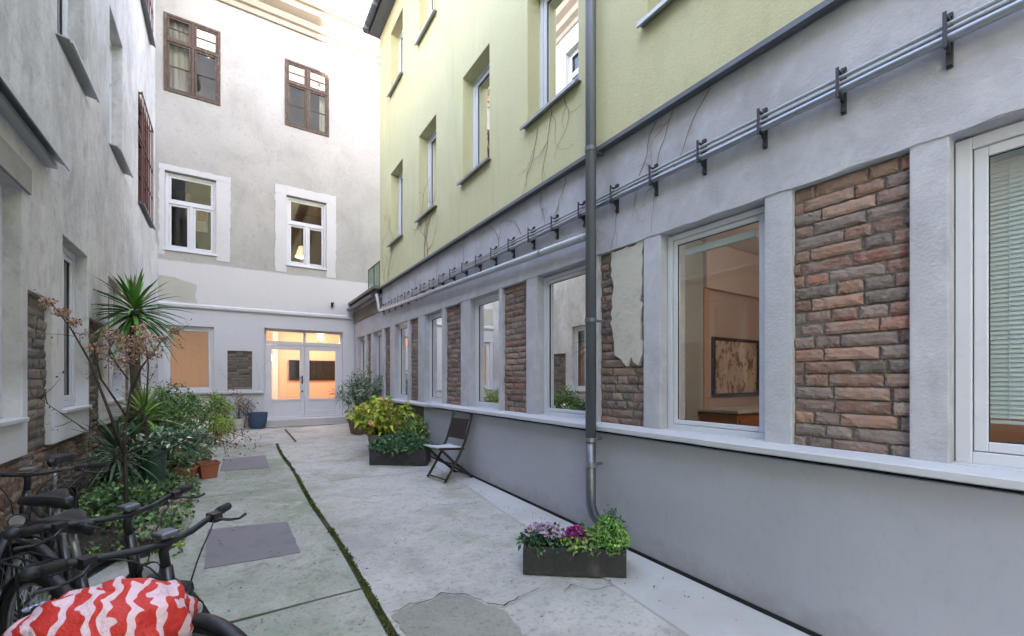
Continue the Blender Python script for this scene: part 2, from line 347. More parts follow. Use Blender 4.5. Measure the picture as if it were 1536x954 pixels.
def bricks(parent, fr, u0, u1, z0, z1, n, m, pal, seed=1, rh=.073, rough=.008, name='brick_panel', nsub=(7, 3), back=True, len_=.25):
    rnd = random.Random(seed); mb = MB(); row = 0; z = z0
    if back: mb.box(fr, u0 - .0, u1 + .0, z0, z1, n - .25, n - .014, mi=1)
    while z < z1 - .01:
        h = min(rh - .011, z1 - z); u = u0 - rnd.uniform(0, .2)
        while u < u1:
            L_ = (len_ if rnd.random() < .5 else len_ / 2) - .012
            a, b = max(u, u0), min(u + L_, u1)
            if b - a > .025:
                base = rnd.choice(pal); v = rnd.uniform(.72, 1.22); col = tuple(min(1, x * v) for x in base[:3]) + (1,)
                ku, kz = nsub; out = rnd.uniform(-.007, .006); vs = []; sd_ = rnd.random() * 100
                for j in range(kz + 1):
                    for i in range(ku + 1):
                        uu = a + (b - a) * i / ku; zz = z + h * j / kz; e = i in (0, ku) or j in (0, kz)
                        dn = out + rough * 1.1 * noise.noise(Vector((uu * 26, zz * 26, sd_))) + rnd.uniform(-rough, rough) * .22
                        if e: dn -= .004 + rnd.uniform(0, .006)
                        ju = rnd.uniform(-.0025, .0025) if e else 0; jz = rnd.uniform(-.0022, .0022)
                        vs.append(fr(min(u1, max(u0, uu + ju)), min(z1, max(z0, zz + jz)), n + dn))
                fs = [(j * (ku + 1) + i, j * (ku + 1) + i + 1, (j + 1) * (ku + 1) + i + 1, (j + 1) * (ku + 1) + i) for j in range(kz) for i in range(ku)]
                ring = [i for i in range(ku + 1)] + [j * (ku + 1) + ku for j in range(1, kz + 1)] + [kz * (ku + 1) + i for i in range(ku - 1, -1, -1)] + [j * (ku + 1) for j in range(kz - 1, 0, -1)]
                bv = len(vs)
                corner = [(a, z), (b, z), (b, z + h), (a, z + h)]
                for k in ring:
                    # push each ring vertex back into the wall
                    x, y, zz = vs[k]; vs.append((x - fr.N[0] * .03, y - fr.N[1] * .03, zz))
                nr = len(ring)
                fs += [(ring[i], bv + i, bv + (i + 1) % nr, ring[(i + 1) % nr]) for i in range(nr)]
                mb.add(vs, fs, col)
            u += L_ + .012 + rnd.uniform(-.003, .004)
        z += rh; row += 1
    return mb.build(name, [m, M['mortar']], parent)

PAL_RED = [S(154, 112, 98), S(144, 108, 96), S(160, 128, 114), S(132, 100, 90), S(160, 108, 94), S(142, 124, 117), S(126, 112, 106), S(148, 128, 120), S(136, 110, 102), S(162, 124, 108), S(134, 118, 112)]
PAL_MIX = [S(138, 112, 102), S(126, 110, 104), S(152, 126, 114), S(116, 98, 92), S(148, 112, 98), S(130, 118, 112)]
PAL_GREY = [S(116, 108, 102), S(104, 98, 94), S(124, 114, 106), S(96, 90, 86), S(132, 120, 110)]
# ------------------------------------------------------------------ ground
def sheet(name, pts, dz, m, sub=0):
    g = MB(); k = len(pts); g.add([(x, y, floor_z(y) + dz) for x, y in pts], [tuple(range(k))]); return setting(g.build(name, m))
G = MB()
xs = [-60, -20, -8] + [-3 + .25 * i for i in range(29)] + [8, 20, 60]; ys = [-60, -20, -8] + [-2 + .3 * i for i in range(51)] + [20, 60]
for y in ys:
    for x in xs:
        G.v.append((x, y, floor_z(y) + (.006 * noise.noise(Vector((x * .9, y * .9, 3))) if -3 < x < 4 and -2 < y < 13 else 0) - .004))
nx = len(xs)
for j in range(len(ys) - 1):
    for i in range(nx - 1): G.f.append((j * nx + i, j * nx + i + 1, (j + 1) * nx + i + 1, (j + 1) * nx + i)); G.c.append(None); G.m.append(0)
setting(G.build('ground', M['concrete'], smooth=True), label='worn grey concrete paving of the courtyard')
# left run of mossy slabs, each separated by an open joint
def mossx(y): return .745 - .0148 * (y - 2.39) + .012 * math.sin(y * 2.1)
def slab(name, y0, y1, x0=-1.6, seed=0):
    rnd = random.Random(seed); L_ = []; k = 10
    for i in range(k + 1): t = i / k; y = y0 + (y1 - y0) * t; L_.append((mossx(y) - .03, y))
    g = MB(); pts = [(x0, y0)] + [(x0 + (mossx(y0) - .03 - x0) * i / 8, y0 + rnd.uniform(-.006, .006)) for i in range(1, 8)] + L_ + [(x0 + (mossx(y1) - .03 - x0) * i / 8, y1 + rnd.uniform(-.006, .006)) for i in range(7, 0, -1)] + [(x0, y1)]
    k = len(pts); vs = [(x, y, floor_z(y) + .010 + rnd.uniform(-.0006, .0006)) for x, y in pts] + [(x, y, floor_z(y) - .02) for x, y in pts]
    g.add(vs, [tuple(range(k))] + [(i, i + k, (i + 1) % k + k, (i + 1) % k) for i in range(k)])
    return setting(g.build(name, M['slabs']))
for i, (a, b) in enumerate([(-5, .2), (.215, 2.955), (2.98, 5.925), (5.94, 9.55)]): slab('path_slab', a, b, seed=i)
sheet('path_edge_joint', [(mossx(-5) - .035, -5), (mossx(-5) + .035, -5)] + [(mossx(y) + .022, y) for y in range(-4, 10)] + [(mossx(y) - .03, y) for y in range(9, -5, -1)], .006, M['joint'])
sheet('path_joint', [(-1.6, 2.952), (mossx(3) - .03, 2.952), (mossx(3) - .03, 2.982), (-1.6, 2.982)], .004, M['joint'])
sheet('far_joint', [(.98, 9.55), (1.02, 9.55), (.995, 11.5), (.955, 11.5)], .008, M['joint'])
# pale screed strip along the foot of the yellow house and of the back wall
def strip():
    g = MB(); inner = []; rnd = random.Random(4)
    for i in range(61):
        y = -5 + 17.5 * i / 60; x = 2.02 + (.09 * y if y < 6 else .54 + .0 * y) * 1.0; x = min(x, 2.56) + .03 * noise.noise(Vector((y * 2, 0, 5))) + rnd.uniform(-.006, .006)
        inner.append((x, y))
    for (x, y), (x2, y2) in zip(inner[:-1], inner[1:]):
        g.add([(x, y, floor_z(y) + .009), (2.79, y, floor_z(y) + .009), (2.79, y2, floor_z(y2) + .009), (x2, y2, floor_z(y2) + .009)], [(0, 1, 2, 3)])
        g.add([(x, y, floor_z(y) + .009), (x2, y2, floor_z(y2) + .009), (x2 - .006, y2, floor_z(y2) - .01), (x - .006, y, floor_z(y) - .01)], [(0, 1, 2, 3)])
    return setting(g.build('path_strip', M['strip'], weld=True))
strip()
sheet('back_path_strip', [(-1.6, 12.0), (2.2, 12.02), (2.2, 12.55), (-1.6, 12.55)], .013, M['strip'])
# darker broken patch of floor near the camera and the cracks that start from it
def crack(name, pts, w_, seed, dz=.012):
    rnd = random.Random(seed); g = MB(); P = []
    for (a, b), (c, d) in zip(pts[:-1], pts[1:]):
        k = max(2, int(math.hypot(c - a, d - b) / .04))
        for i in range(k): t = i / k; P.append((a + (c - a) * t + rnd.uniform(-.012, .012), b + (d - b) * t + rnd.uniform(-.012, .012)))
    P.append(pts[-1]); k = len(P); ws = [w_ * rnd.uniform(.35, 1.2) * math.sin(math.pi * (i + .6) / (k + .2)) + .0012 for i in range(k)]
    for i in range(k - 1):
        (a, b), (c, d) = P[i], P[i + 1]
        g.add([(a, b - ws[i], floor_z(b) + dz), (c, d - ws[i + 1], floor_z(d) + dz), (c, d + ws[i + 1], floor_z(d) + dz), (a, b + ws[i], floor_z(b) + dz)], [(0, 1, 2, 3)])
    return setting(g.build(name, M['joint']))
def patch_floor():
    g = MB(); rnd = random.Random(3); out = [(.79, 2.56), (.92, 2.60), (1.02, 2.58), (1.15, 2.61), (1.28, 2.51), (1.33, 2.36), (1.40, 2.22), (1.36, 2.0), (1.5, 1.6), (1.3, 1.0), (.8, .9)]
    P = []
    for i, (a, b) in enumerate(out):
        c, d = out[(i + 1) % len(out)]; k = max(1, int(math.hypot(c - a, d - b) / .05))
        for j in range(k): t = j / k; P.append((a + (c - a) * t + rnd.uniform(-.012, .012), b + (d - b) * t + rnd.uniform(-.012, .012)))
    k = len(P); g.add([(x, y, floor_z(y) + .005) for x, y in P] + [(x, y, floor_z(y) - .01) for x, y in P], [tuple(range(k))] + [(i, i + k, (i + 1) % k + k, (i + 1) % k) for i in range(k)])
    return setting(g.build('ground_patch', M['slab_dark'] if 'slab_dark' in M else M['slabs']))
M['slab_dark'] = mat('dark_old_concrete', S(154, 154, 149), .9, bump=[(8, .5, .02), (60, .5, .006)], mottle=[(3, .5, S(112, 116, 106), .45, .7, V1), (40, .5, S(84, 86, 80), .52, .7, V1), (6, .35, S(156, 156, 150), .55, .75, V1)])
patch_floor()
crack('ground_crack', [(.79, 2.575), (.92, 2.615), (1.02, 2.595), (1.15, 2.625), (1.29, 2.52), (1.345, 2.37), (1.42, 2.3), (1.75, 2.35)], .007, 1)
crack('ground_crack', [(mossx(5.94), 5.94), (1.3, 6.02), (1.9, 5.9), (2.35, 5.95)], .007, 2)
crack('ground_crack', [(mossx(9.56), 9.56), (.3, 9.6), (-.6, 9.55)], .012, 3)
crack('ground_crack', [(.8, 7.1), (1.2, 7.4), (1.5, 7.2), (1.8, 7.5)], .006, 5)
crack('ground_crack', [(1.5, 4.2), (1.75, 4.4), (2.0, 4.3), (2.2, 4.35)], .004, 6)
crack('ground_crack', [(1.1, 4.9), (1.35, 5.05), (1.7, 4.95)], .004, 7)
crack('ground_crack', [(1.85, 2.2), (1.95, 2.28), (2.02, 2.15), (2.2, 2.1)], .004, 8)
crack('ground_crack', [(1.2, 8.6), (1.7, 8.8), (2.1, 8.5)], .008, 9)
# slate covers let into the slabs
def cover(corners, label, seed):
    g = MB(); rnd = random.Random(seed); P = []
    for i in range(4):
        a, b = corners[i]; c, d = corners[(i + 1) % 4]
        for j in range(8): t = j / 8; P.append((a + (c - a) * t + rnd.uniform(-.004, .004), b + (d - b) * t + rnd.uniform(-.004, .004)))
    k = len(P); g.add([(x, y, floor_z(y) + .016) for x, y in P] + [(x, y, floor_z(y) + .002) for x, y in P], [tuple(range(k))] + [(i, i + k, (i + 1) % k + k, (i + 1) % k) for i in range(k)])
    return tag(g.build('floor_cover', M['cover']), label, 'floor cover', 'dark slabs let into the paving')
cover([(-.20, 3.84), (.43, 3.79), (.41, 4.61), (-.22, 4.74)], 'large dark grey slab in the paving just in front of the bicycle handlebar', 1)
cover([(-.198, 7.30), (.403, 7.20), (.404, 8.25), (-.18, 8.22)], 'smaller looking dark slab further up the paving beside the terracotta pots', 2)

# moss in the long joint
def moss():
    g = MB(); rnd = random.Random(5)
    for _ in range(7500):
        y = 1.0 + 8.4 * rnd.random() ** 1.5; wid = .020 + .020 * noise.noise(Vector((y * 3, 1, 1)))
        if noise.noise(Vector((y * 1.7, 9, 1))) < -.28: continue
        x = mossx(y) + rnd.gauss(0, 1) * wid * .55; z = floor_z(y) + .008; s = rnd.uniform(.004, .011); a = rnd.uniform(0, 6.28)
        c = [S(96, 112, 46), S(74, 92, 40), S(112, 120, 60), S(62, 70, 40), S(88, 84, 58)][rnd.randrange(5)]
        dx, dy = math.cos(a) * s, math.sin(a) * s; t = rnd.uniform(-.5, .5) * s
        g.add([(x - dx, y - dy, z), (x + dx, y + dy, z), (x - dy * .4 + t, y + dx * .4, z + s * 1.3)], [(0, 1, 2)], c)
    o = g.build('moss', M['leaf']); setting(o, 'stuff'); o['label'] = 'green moss growing along the joint between the paving slabs'
moss()

# ------------------------------------------------------------------ right house: grey ground floor, yellow upper floors
RF = Fr((2.78, 0), (0, 1), (-1, 0))
house = empty('courtyard_house', (2.78, 4, -1.39), 'long house with pale yellow upper wall over a grey rendered ground floor with brick panels', 'building')
ZT, ZB = 1.135, -.40
WIN = [(-.95, .565), (1.39, 2.175), (3.006, 3.80), (4.625, 5.42), (6.40, 7.15), (8.05, 8.84), (9.77, 10.5), (11.33, 12.05)]
BRK = [(-1.75, -1.2), (.704, 1.235), (2.337, 2.856), (4.01, 4.538), (5.706, 6.283), (7.47, 7.936), (9.16, 9.61), (10.74, 11.13)]
ops = [(a, b, ZB, ZT) for a, b in WIN + BRK]
g = MB(); wall(g, RF, -7, 12.49, -.46, 2.05, ops, 0, -.32)
for b_ in BRK: pass
g.build('ground_floor_wall', M['grey_render'], house, bevel=.006, weld=True)
# raised smooth band round each opening head
g = MB(); blob(g, RF, [(-6.9, 1.14), (12.3, 1.14), (12.3, 1.245), (-6.9, 1.245)], 0, .007, jit=.006, step=.09, seed=4); g.build('lintel_band', M['grey_render'], house)
g = MB(); wall(g, Fr((2.75, 0), (0, 1), (-1, 0)), -7, 7.1, -1.85, -.482, [], 0, -.3); g.build('plinth', M['plinth'], house, bevel=.006, weld=True)
bricks(house, Fr((2.80, 0), (0, 1), (-1, 0)), 7.1, 12.49, -1.35, -.50, 0, M['brickgrey'], PAL_MIX, 77, name='brick_base', nsub=(3, 2))
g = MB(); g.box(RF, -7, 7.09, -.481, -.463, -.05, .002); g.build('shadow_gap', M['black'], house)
# black joint at the foot of the plinth follows the slope of the yard
g = MB()
for i in range(20):
    y0, y1 = -5 + 12.08 * i / 20, -5 + 12.08 * (i + 1) / 20
    P = [(x, y, floor_z(y) + z) for x in (2.742, 2.76) for y in (y0, y1) for z in (.004, .036)]
    g.add(P, [(0, 2, 3, 1), (1, 3, 7, 5)])
g.build('base_joint', M['black'], house)
def ledge(u0, u1, z, out, seed):
    g = MB(); k = max(4, int((u1 - u0) / .12)); rnd = random.Random(seed)
    prof = [(-.02, .0), (out - .012, -.018), (out, -.026), (out, -.058), (out - .02, -.066), (.03, -.070), (.03, -.075), (-.02, -.075)]
    for i in range(k + 1):
        u = u0 + (u1 - u0) * i / k; w1 = .004 * noise.noise(Vector((u * 3, seed, 0))); w2 = rnd.uniform(-.0015, .0015)
        g.v += [RF(u, z + zz + w1 + w2 * (j > 0), n + (w1 + w2 if 0 < j < 5 else 0)) for j, (n, zz) in enumerate(prof)]
    m_ = len(prof)
    for i in range(k):
        for j in range(m_): g.f.append((i * m_ + j, i * m_ + (j + 1) % m_, (i + 1) * m_ + (j + 1) % m_, (i + 1) * m_ + j)); g.c.append(None); g.m.append(0)
    for e in (0, k): g.f.append(tuple(e * m_ + j for j in range(m_))); g.c.append(None); g.m.append(0)
    return g.build('window_ledge', M['sill'], house, weld=True)
ledge(-7, 6.75, -.388, .115, 1); ledge(6.76, 12.45, -.405, .085, 2)
# brick panels
for i, (a, b) in enumerate(BRK):
    pal = PAL_RED if i in (1, 3) else PAL_MIX if i > 1 else PAL_RED
    ns = (9, 4) if i == 1 else (6, 3) if i in (2, 3) else (3, 2)
    bricks(house, RF, a, b, ZB, ZT, -.035, M['brick'], pal, 20 + i, name='brick_panel', nsub=ns, rough=.006 if i < 4 else .004)
g = MB(); blob(g, RF, [(2.36, .20), (2.41, .12), (2.47, .19), (2.53, .10), (2.60, .18), (2.66, .20), (2.70, .5), (2.68, .8), (2.71, 1.06), (2.70, 1.125), (2.355, 1.125), (2.37, .7)], -.05, -.008, jit=.014, step=.04, seed=8)
g.build('plaster_remnant', M['cream'], house)
# windows of the ground floor
WN = -.085
for i, (a, b) in enumerate(WIN):
    o = window(house, RF, a + .004, b - .004, ZB + .01, ZT - .012, WN, fw=.055 if i == 0 else .04, sw=.045 if i == 0 else .034)
    s = MB(); s.box(RF, a + .002, b - .002, ZB - .004, ZB + .012, WN, -.002); s.build('sill', M['sill'], o)
    s = MB(); s.box(RF, a + .06, b - .06, ZB + .01, ZB + .035, WN - .3, WN - .075); s.build('inner_sill', M['pvc'], o)
    if i == 0:   # venetian blind let down to just above the sill
        bl = MB(); n0 = WN - .10
        z = ZB + .22
        while z < ZT - .11:
            bl.add([RF(a + .07, z, n0), RF(b - .10, z, n0), RF(b - .10, z + .0235, n0 - .010), RF(a + .07, z + .0235, n0 - .010)], [(0, 1, 2, 3)]); z += .0215
        bl.box(RF, a + .07, b - .10, ZB + .195, ZB + .21, n0 - .02, n0 + .002); bl.box(RF, a + .07, b - .10, ZT - .12, ZT - .09, n0 - .022, n0 + .002)
        for uu in (a + .3, b - .16): bl.tube([RF(uu, ZB + .20, n0 + .002), RF(uu, ZT - .1, n0 + .002)], .0015, 4)
        bl.build('blind', M['slat'], o)
    if i in (4, 5, 6, 7):
        bl = MB(); z1 = ZT - .12 if i != 4 else ZT - .22
        k = 24; n0 = WN - .12
        for j in range(k):
            ua, ub = a + .1 + (b - a - .2) * j / k, a + .1 + (b - a - .2) * (j + 1) / k
            f_ = lambda u: n0 + .012 * math.sin(u * 60) + .008 * math.sin(u * 23)
            bl.add([RF(ua, ZB + .04, f_(ua)), RF(ub, ZB + .04, f_(ub)), RF(ub, z1, f_(ub)), RF(ua, z1, f_(ua))], [(0, 1, 2, 3)])
        bl.build('curtain', M['blind'], o, weld=True, smooth=True)
    if i == 3:
        bl = MB(); k = 16
        for j in range(k):
            ua, ub = a + .10 + .26 * j / k, a + .10 + .26 * (j + 1) / k; f_ = lambda u: WN - .2 + .02 * math.sin(u * 70)
            bl.add([RF(ua, .02 + .3 * (j / k - .5) ** 2, f_(ua)), RF(ub, .02 + .3 * ((j + 1) / k - .5) ** 2, f_(ub)), RF(ub, .95, f_(ub)), RF(ua, .95, f_(ua))], [(0, 1, 2, 3)])
        bl.build('curtain', M['curtain'], o, weld=True, smooth=True)
    if i == 1:   # pale greenish strip at the head of the glass
        bl = MB(); bl.box(RF, a + .12, b - .12, ZT - .18, ZT - .13, WN - .085, WN - .045)
        bl.build('head_strip', M['slat'], o, bevel=.004)
# rooms
ROSE, TAUPE, PALE = S(196, 178, 168), S(150, 140, 132), S(196, 190, 182)
WD = S(150, 110, 80)
g = MB()
g.ibox(RF, -2.5, 2.88, -1.0, 1.55, -3.2, -.325, (ROSE, S(120, 104, 92), S(214, 204, 196)))
g.ibox(RF, 2.90, 6.3, -1.0, 1.55, -2.6, -.325, (TAUPE, S(120, 100, 84), PALE))
g.ibox(RF, 6.31, 12.4, -1.0, 1.55, -2.6, -.325, (S(196, 180, 164), WD, PALE))
g.box(W, 3.11, 4.37, -1.0, 1.54, 2.84, 2.87, col=S(166, 174, 166)); g.box(W, 4.37, 5.97, 1.02, 1.54, 2.80, 2.87, col=S(206, 192, 182)); g.box(W, 4.40, 4.50, -1.0, 1.02, 2.845, 2.87, col=S(196, 158, 128))
g.box(W, 5.90, 5.97, -1.0, 1.0, .4, 1.3, col=S(196, 158, 128)); g.box(W, 5.88, 5.96, -1.0, .1, 1.5, 2.6, col=S(176, 150, 132))
g.build('interior_wall', M['inside'], house)
# upper yellow walls
YF = Fr((2.72, 0), (0, 1), (-1, 0))
YW = [(1.42, 2.25), (3.06, 3.90), (4.75, 5.52), (6.49, 7.26), (8.15, 8.92), (-.3, .55)]
yo = [(a, b, 2.81, 4.31) for a, b in YW] + [(a, b, 5.96, 7.26) for a, b in YW]
g = MB(); wall(g, YF, -7, 9.72, 2.062, 7.72, yo, 0, -.34); g.build('upper_wall', M['yellow'], house, bevel=.006, weld=True)
g = MB(); g.box(W, 2.76, 8, 2.06, 7.72, 9.44, 9.71); g.box(W, 7.7, 8, -1.5, 7.72, -7, 9.43); g.box(W, 2.76, 7.7, 2.06, 7.72, -7, -6.75); g.build('rear_walls', M['yellow'], house)
g = MB(); g.box(W, 3.07, 7.7, 1.93, 2.04, -6.7, 12.4); g.box(W, 3.07, 7.7, 4.85, 5.0, -6.7, 9.4); g.box(W, 3.1, 9, -1.3, -1.01, -7, 12.45); g.build('floor_slab', M['mortar'], house)
g = MB()
for (a, b) in YW:
    for (p, q) in ((2.4, 4.7), (5.3, 7.6)): g.ibox(YF, a - .4, b + .4, p, q, -2.2, -.345, (S(150, 150, 144), S(110, 100, 90), S(180, 180, 176)))
g.build('upper_rooms', M['inside'], house)
for k, (a, b, p, q) in enumerate(yo):
    o = window(house, YF, a, b, p + .02, q, -.17, fw=.055, sw=.05)
    sill(o, YF, a - .045, b + .045, p + .022, -.17, .075, M['steel'], t=.03, drop=.03)
    if k % 3 != 1:
        cu = MB()
        for (c0, c1) in ((a + .06, a + .30), (b - .30, b - .06)):
            n_ = 12
            for j in range(n_):
                ua, ub = c0 + (c1 - c0) * j / n_, c0 + (c1 - c0) * (j + 1) / n_; f_ = lambda u: -.34 + .015 * math.sin(u * 75)
                cu.add([YF(ua, p + .05, f_(ua)), YF(ub, p + .05, f_(ub)), YF(ub, q - .05, f_(ub)), YF(ua, q - .05, f_(ua))], [(0, 1, 2, 3)])
        cu.build('curtain', M['curtain'], o, weld=True, smooth=True)
# drip flashing between the two walls, eaves gutter and roof
g = MB()
P = [(-.004, 2.085), (.03, 2.065), (.03, 2.03), (.024, 2.03), (.024, 2.055), (-.06, 2.052)]
vs = [YF(u, z, n) for u in (-7, 9.735) for n, z in P]; k = 6
g.add(vs, [tuple(range(k)), tuple(range(k, 12))] + [(i, (i + 1) % k, (i + 1) % k + k, i + k) for i in range(k)]); g.build('drip_flashing', M['darkzinc'], house)
g = MB(); g.box(YF, -7, 9.78, 7.722, 7.80, -.1, .22); g.build('eaves_soffit', M['darkzinc'], house)
g = MB(); pr = [(.22 + .07 + .07 * math.cos(a), 7.84 + .07 * math.sin(a)) for a in [math.pi + math.pi * i / 8 for i in range(9)]]
for u in (-7, 9.85): g.v += [YF(u, z, n) for n, z in pr]
for i in range(8): g.f.append((i, i + 1, i + 10, i + 9)); g.c.append(None); g.m.append(0)
g.f.append(tuple(range(9, 18))); g.c.append(None); g.m.append(0)
for i in range(24):
    u = -6.5 + i * .7; g.box(YF, u, u + .025, 7.70, 7.85, .29, .368)
g.build('gutter', M['darkzinc'], house)
g = MB()
g.add([YF(-7.2, 7.82, .30), YF(9.9, 7.82, .30), YF(9.9, 9.3, -2.6), YF(-7.2, 9.3, -2.6), YF(9.9, 7.82, -5.5), YF(-7.2, 7.82, -5.5)], [(0, 1, 2, 3), (3, 2, 4, 5), (1, 4, 2), (0, 3, 5), (0, 5, 4, 1)])
g.build('roof', mat('roof_tiles', S(110, 84, 74), .9, bump=[(12, .6, .03)]), house)
# low wing beyond the yellow wall: rough parapet, flat roof and its gutter
g = MB(); g.box(RF, 9.74, 12.48, 1.56, 1.86, .002, .022); g.build('rough_parapet', M['mortar'], house)
g = MB(); g.box(W, 2.6, 7.6, 2.052, 2.12, 9.74, 12.45); g.build('flat_roof', M['mortar'], house)
g = MB()
for n, z, r_ in ((.16, 1.94, .06),):
    pr = [(n + r_ * math.cos(a), z + r_ * math.sin(a)) for a in [math.pi + math.pi * i / 6 for i in range(7)]]
    pr += [(n + (r_ - .008) * math.cos(a), z + (r_ - .008) * math.sin(a)) for a in [2 * math.pi - math.pi * i / 6 for i in range(7)]]
    k = len(pr); vs = [RF(u, zz, nn) for u in (9.9, 12.45) for nn, zz in pr]
    g.add(vs, [tuple(range(k)), tuple(range(k, 2 * k))] + [(i, (i + 1) % k, (i + 1) % k + k, i + k) for i in range(k)])
g.build('wing_gutter', M['zinc'], house)
g = MB(); g.box(RF, 9.74, 12.48, 1.965, 2.05, .0, .12); g.build('eaves_board', M['darkwood'], house)

# ------------------------------------------------------------------ back building
BF = Fr((0, 12.5), (1, 0), (0, -1))
back = empty('back_building', (1, 12.5, -1.18), 'tall grey plastered building with white patched windows closing the end of the courtyard', 'building')
BW = [(-1.40, -.33, 6.61, 8.40), (1.05, 2.12, 6.61, 8.33), (-1.38, -.415, 2.98, 4.785), (1.093, 2.05, 2.98, 4.79)]
DOOR = (.585, 2.49, -1.02, 1.31)
GW = (-1.40, -.458, -.30, 1.25)
BP = (-.19, .325, -.25, .70)
g = MB(); wall(g, BF, -1.95, 9, -2, 9.14, BW + [DOOR, GW, BP], 0, -.38); g.build('facade', M['backwall'], back, bevel=.006, weld=True)
g = MB(); g.box(W, -1.95, 9, 9.145, 9.7, 12.95, 13.1); g.box(W, -1.95, -1.7, -2, 9.7, 12.9, 20); g.box(W, 8.8, 9, -2, 9.7, 12.9, 20); g.box(W, -1.95, 9, -2, 9.7, 20, 20.2); g.build('rear_walls', M['backwall'], back)
g = MB()
cor = [(0, 9.142), (.05, 9.142), (.07, 9.20), (.07, 9.26), (.13, 9.28), (.16, 9.36), (.16, 9.42), (.26, 9.47), (.34, 9.52), (.36, 9.62), (.36, 9.66), (.42, 9.68), (.46, 9.76), (.46, 9.84), (-.6, 9.86), (-.6, 9.142)]
k = len(cor); vs = [BF(u, z, n) for u in (-1.95, 9) for n, z in cor]
g.add(vs, [tuple(range(k)), tuple(range(k, 2 * k))] + [(i, (i + 1) % k, (i + 1) % k + k, i + k) for i in range(k)]); g.build('cornice', M['cornice'] if 'cornice' in M else M['patch_white'], back)
g = MB(); g.add([(-1.95, 12.1, 9.87), (9, 12.1, 9.87), (9, 16.5, 12.2), (-1.95, 16.5, 12.2), (9, 20.3, 9.87), (-1.95, 20.3, 9.87)], [(0, 1, 2, 3), (3, 2, 4, 5), (0, 3, 5), (1, 4, 2)]); g.build('roof', bpy.data.materials['roof_tiles'], back)
# string course
g = MB(); st = [(0, 1.78), (.03, 1.765), (.055, 1.74), (.055, 1.69), (.03, 1.665), (0, 1.66)]; k = 6
vs = [BF(u, z, n) for u in (-1.52, 2.755) for n, z in st]; g.add(vs, [tuple(range(k)), tuple(range(k, 12))] + [(i, (i + 1) % k, (i + 1) % k + k, i + k) for i in range(k)]); g.build('string_course', M['patch_white'], back)
for (a, b) in ((-1.55, .56),):
    g = MB(); g.box(BF, a, b, -.355, -.305, 0, .06); g.build('wall_ledge', M['sill'], back, bevel=.006)
# patched plaster round the lower windows
def ring_patch(a, b, p, q, l, r_, t, bt, seed):
    g = MB(); rnd = random.Random(seed)
    for o_ in ([(a - l, p - bt), (a - .002, p - bt), (a - .002, q + .02), (a - l, q + .02)], [(b + .002, p - bt), (b + r_, p - bt), (b + r_, q + .02), (b + .002, q + .02)],
               [(a - l, q + .01), (b + r_, q + .01), (b + r_, q + t), (a - l, q + t)]):
        pts = []
        for i, (x, y) in enumerate(o_):
            x2, y2 = o_[(i + 1) % 4]; kk = max(1, int(math.hypot(x2 - x, y2 - y) / .08))
            for j in range(kk):
                s_ = j / kk; X_, Y_ = x + (x2 - x) * s_, y + (y2 - y) * s_
                if X_ < a - l + .02: X_ += rnd.uniform(-.02, .012)
                if X_ > b + r_ - .02: X_ += rnd.uniform(-.012, .02)
                if Y_ > q + t - .02: Y_ += rnd.uniform(-.014, .014)
                pts.append((X_, Y_))
        k = len(pts); g.add([BF(u, z, .009) for u, z in pts] + [BF(u, z, -.001) for u, z in pts], [tuple(range(k))] + [(i, i + k, (i + 1) % k + k, (i + 1) % k) for i in range(k)])
    g.build('plaster_patch', M['patch_white'], back)
ring_patch(-1.38, -.415, 2.98, 4.785, .10, .28, .14, .12, 1)
ring_patch(1.093, 2.05, 2.98, 4.79, .26, .24, .24, .2, 2)
g = MB(); blob(g, BF, [(-1.49, 1.83), (-.78, 1.80), (-.82, 2.0), (-.78, 2.22), (-1.2, 2.36), (-1.49, 2.38)], 0, .006, jit=.008, step=.06, seed=5); g.build('plaster_patch', M['patch_grey'], back)
# windows of the back building
for i, (a, b, p, q) in enumerate(BW):
    if i < 2: o = window(back, BF, a, b, p, q, .02, m=M['oldwood'], glass=M['oldglass'], fw=.055, sw=.042, transom=p + (q - p) * .66, mull_up=((a + b) / 2,), mull_lo=((a + b) / 2,), bars=1)
    else:
        o = window(back, BF, a, b, p + .02, q - .01, -.07, fw=.06, sw=.045, transom=p + (q - p) * .62, mull_lo=((a + b) / 2,))
        s = MB(); s.box(BF, a - .03, b + .03, p - .02, p + .02, -.07, .03); s.build('sill', M['pvc'], o, bevel=.004)
    if i < 2:
        g = MB()
        k = 30
        for (c0, c1) in ((a + .06, (a + b) / 2 - .04),) if i == 0 else ((b - .22, b - .06),):
            for j in range(k):
                ua, ub = c0 + (c1 - c0) * j / k, c0 + (c1 - c0) * (j + 1) / k; f_ = lambda u: -.16 + .02 * math.sin(u * 50) + .01 * math.sin(u * 21)
                g.add([BF(ua, p + .06, f_(ua)), BF(ub, p + .06, f_(ub)), BF(ub, q - .06, f_(ub)), BF(ua, q - .06, f_(ua))], [(0, 1, 2, 3)])
        g.build('curtain', M['curtain'], o, weld=True, smooth=True)
o = window(back, BF, GW[0], GW[1], GW[2], GW[3], -.08, fw=.065, sw=.045)
s = MB(); s.add([BF(GW[0] + .1, GW[2] + .1, -.14), BF(GW[1] - .1, GW[2] + .1, -.14), BF(GW[1] - .1, GW[3] - .1, -.14), BF(GW[0] + .1, GW[3] - .1, -.14)], [(0, 1, 2, 3)]); s.build('roller_blind', M['blind'], o)
bricks(back, BF, BP[0], BP[1], BP[2], BP[3], -.03, M['brickgrey'], PAL_GREY, 5, name='brick_panel', nsub=(4, 2), rough=.006)
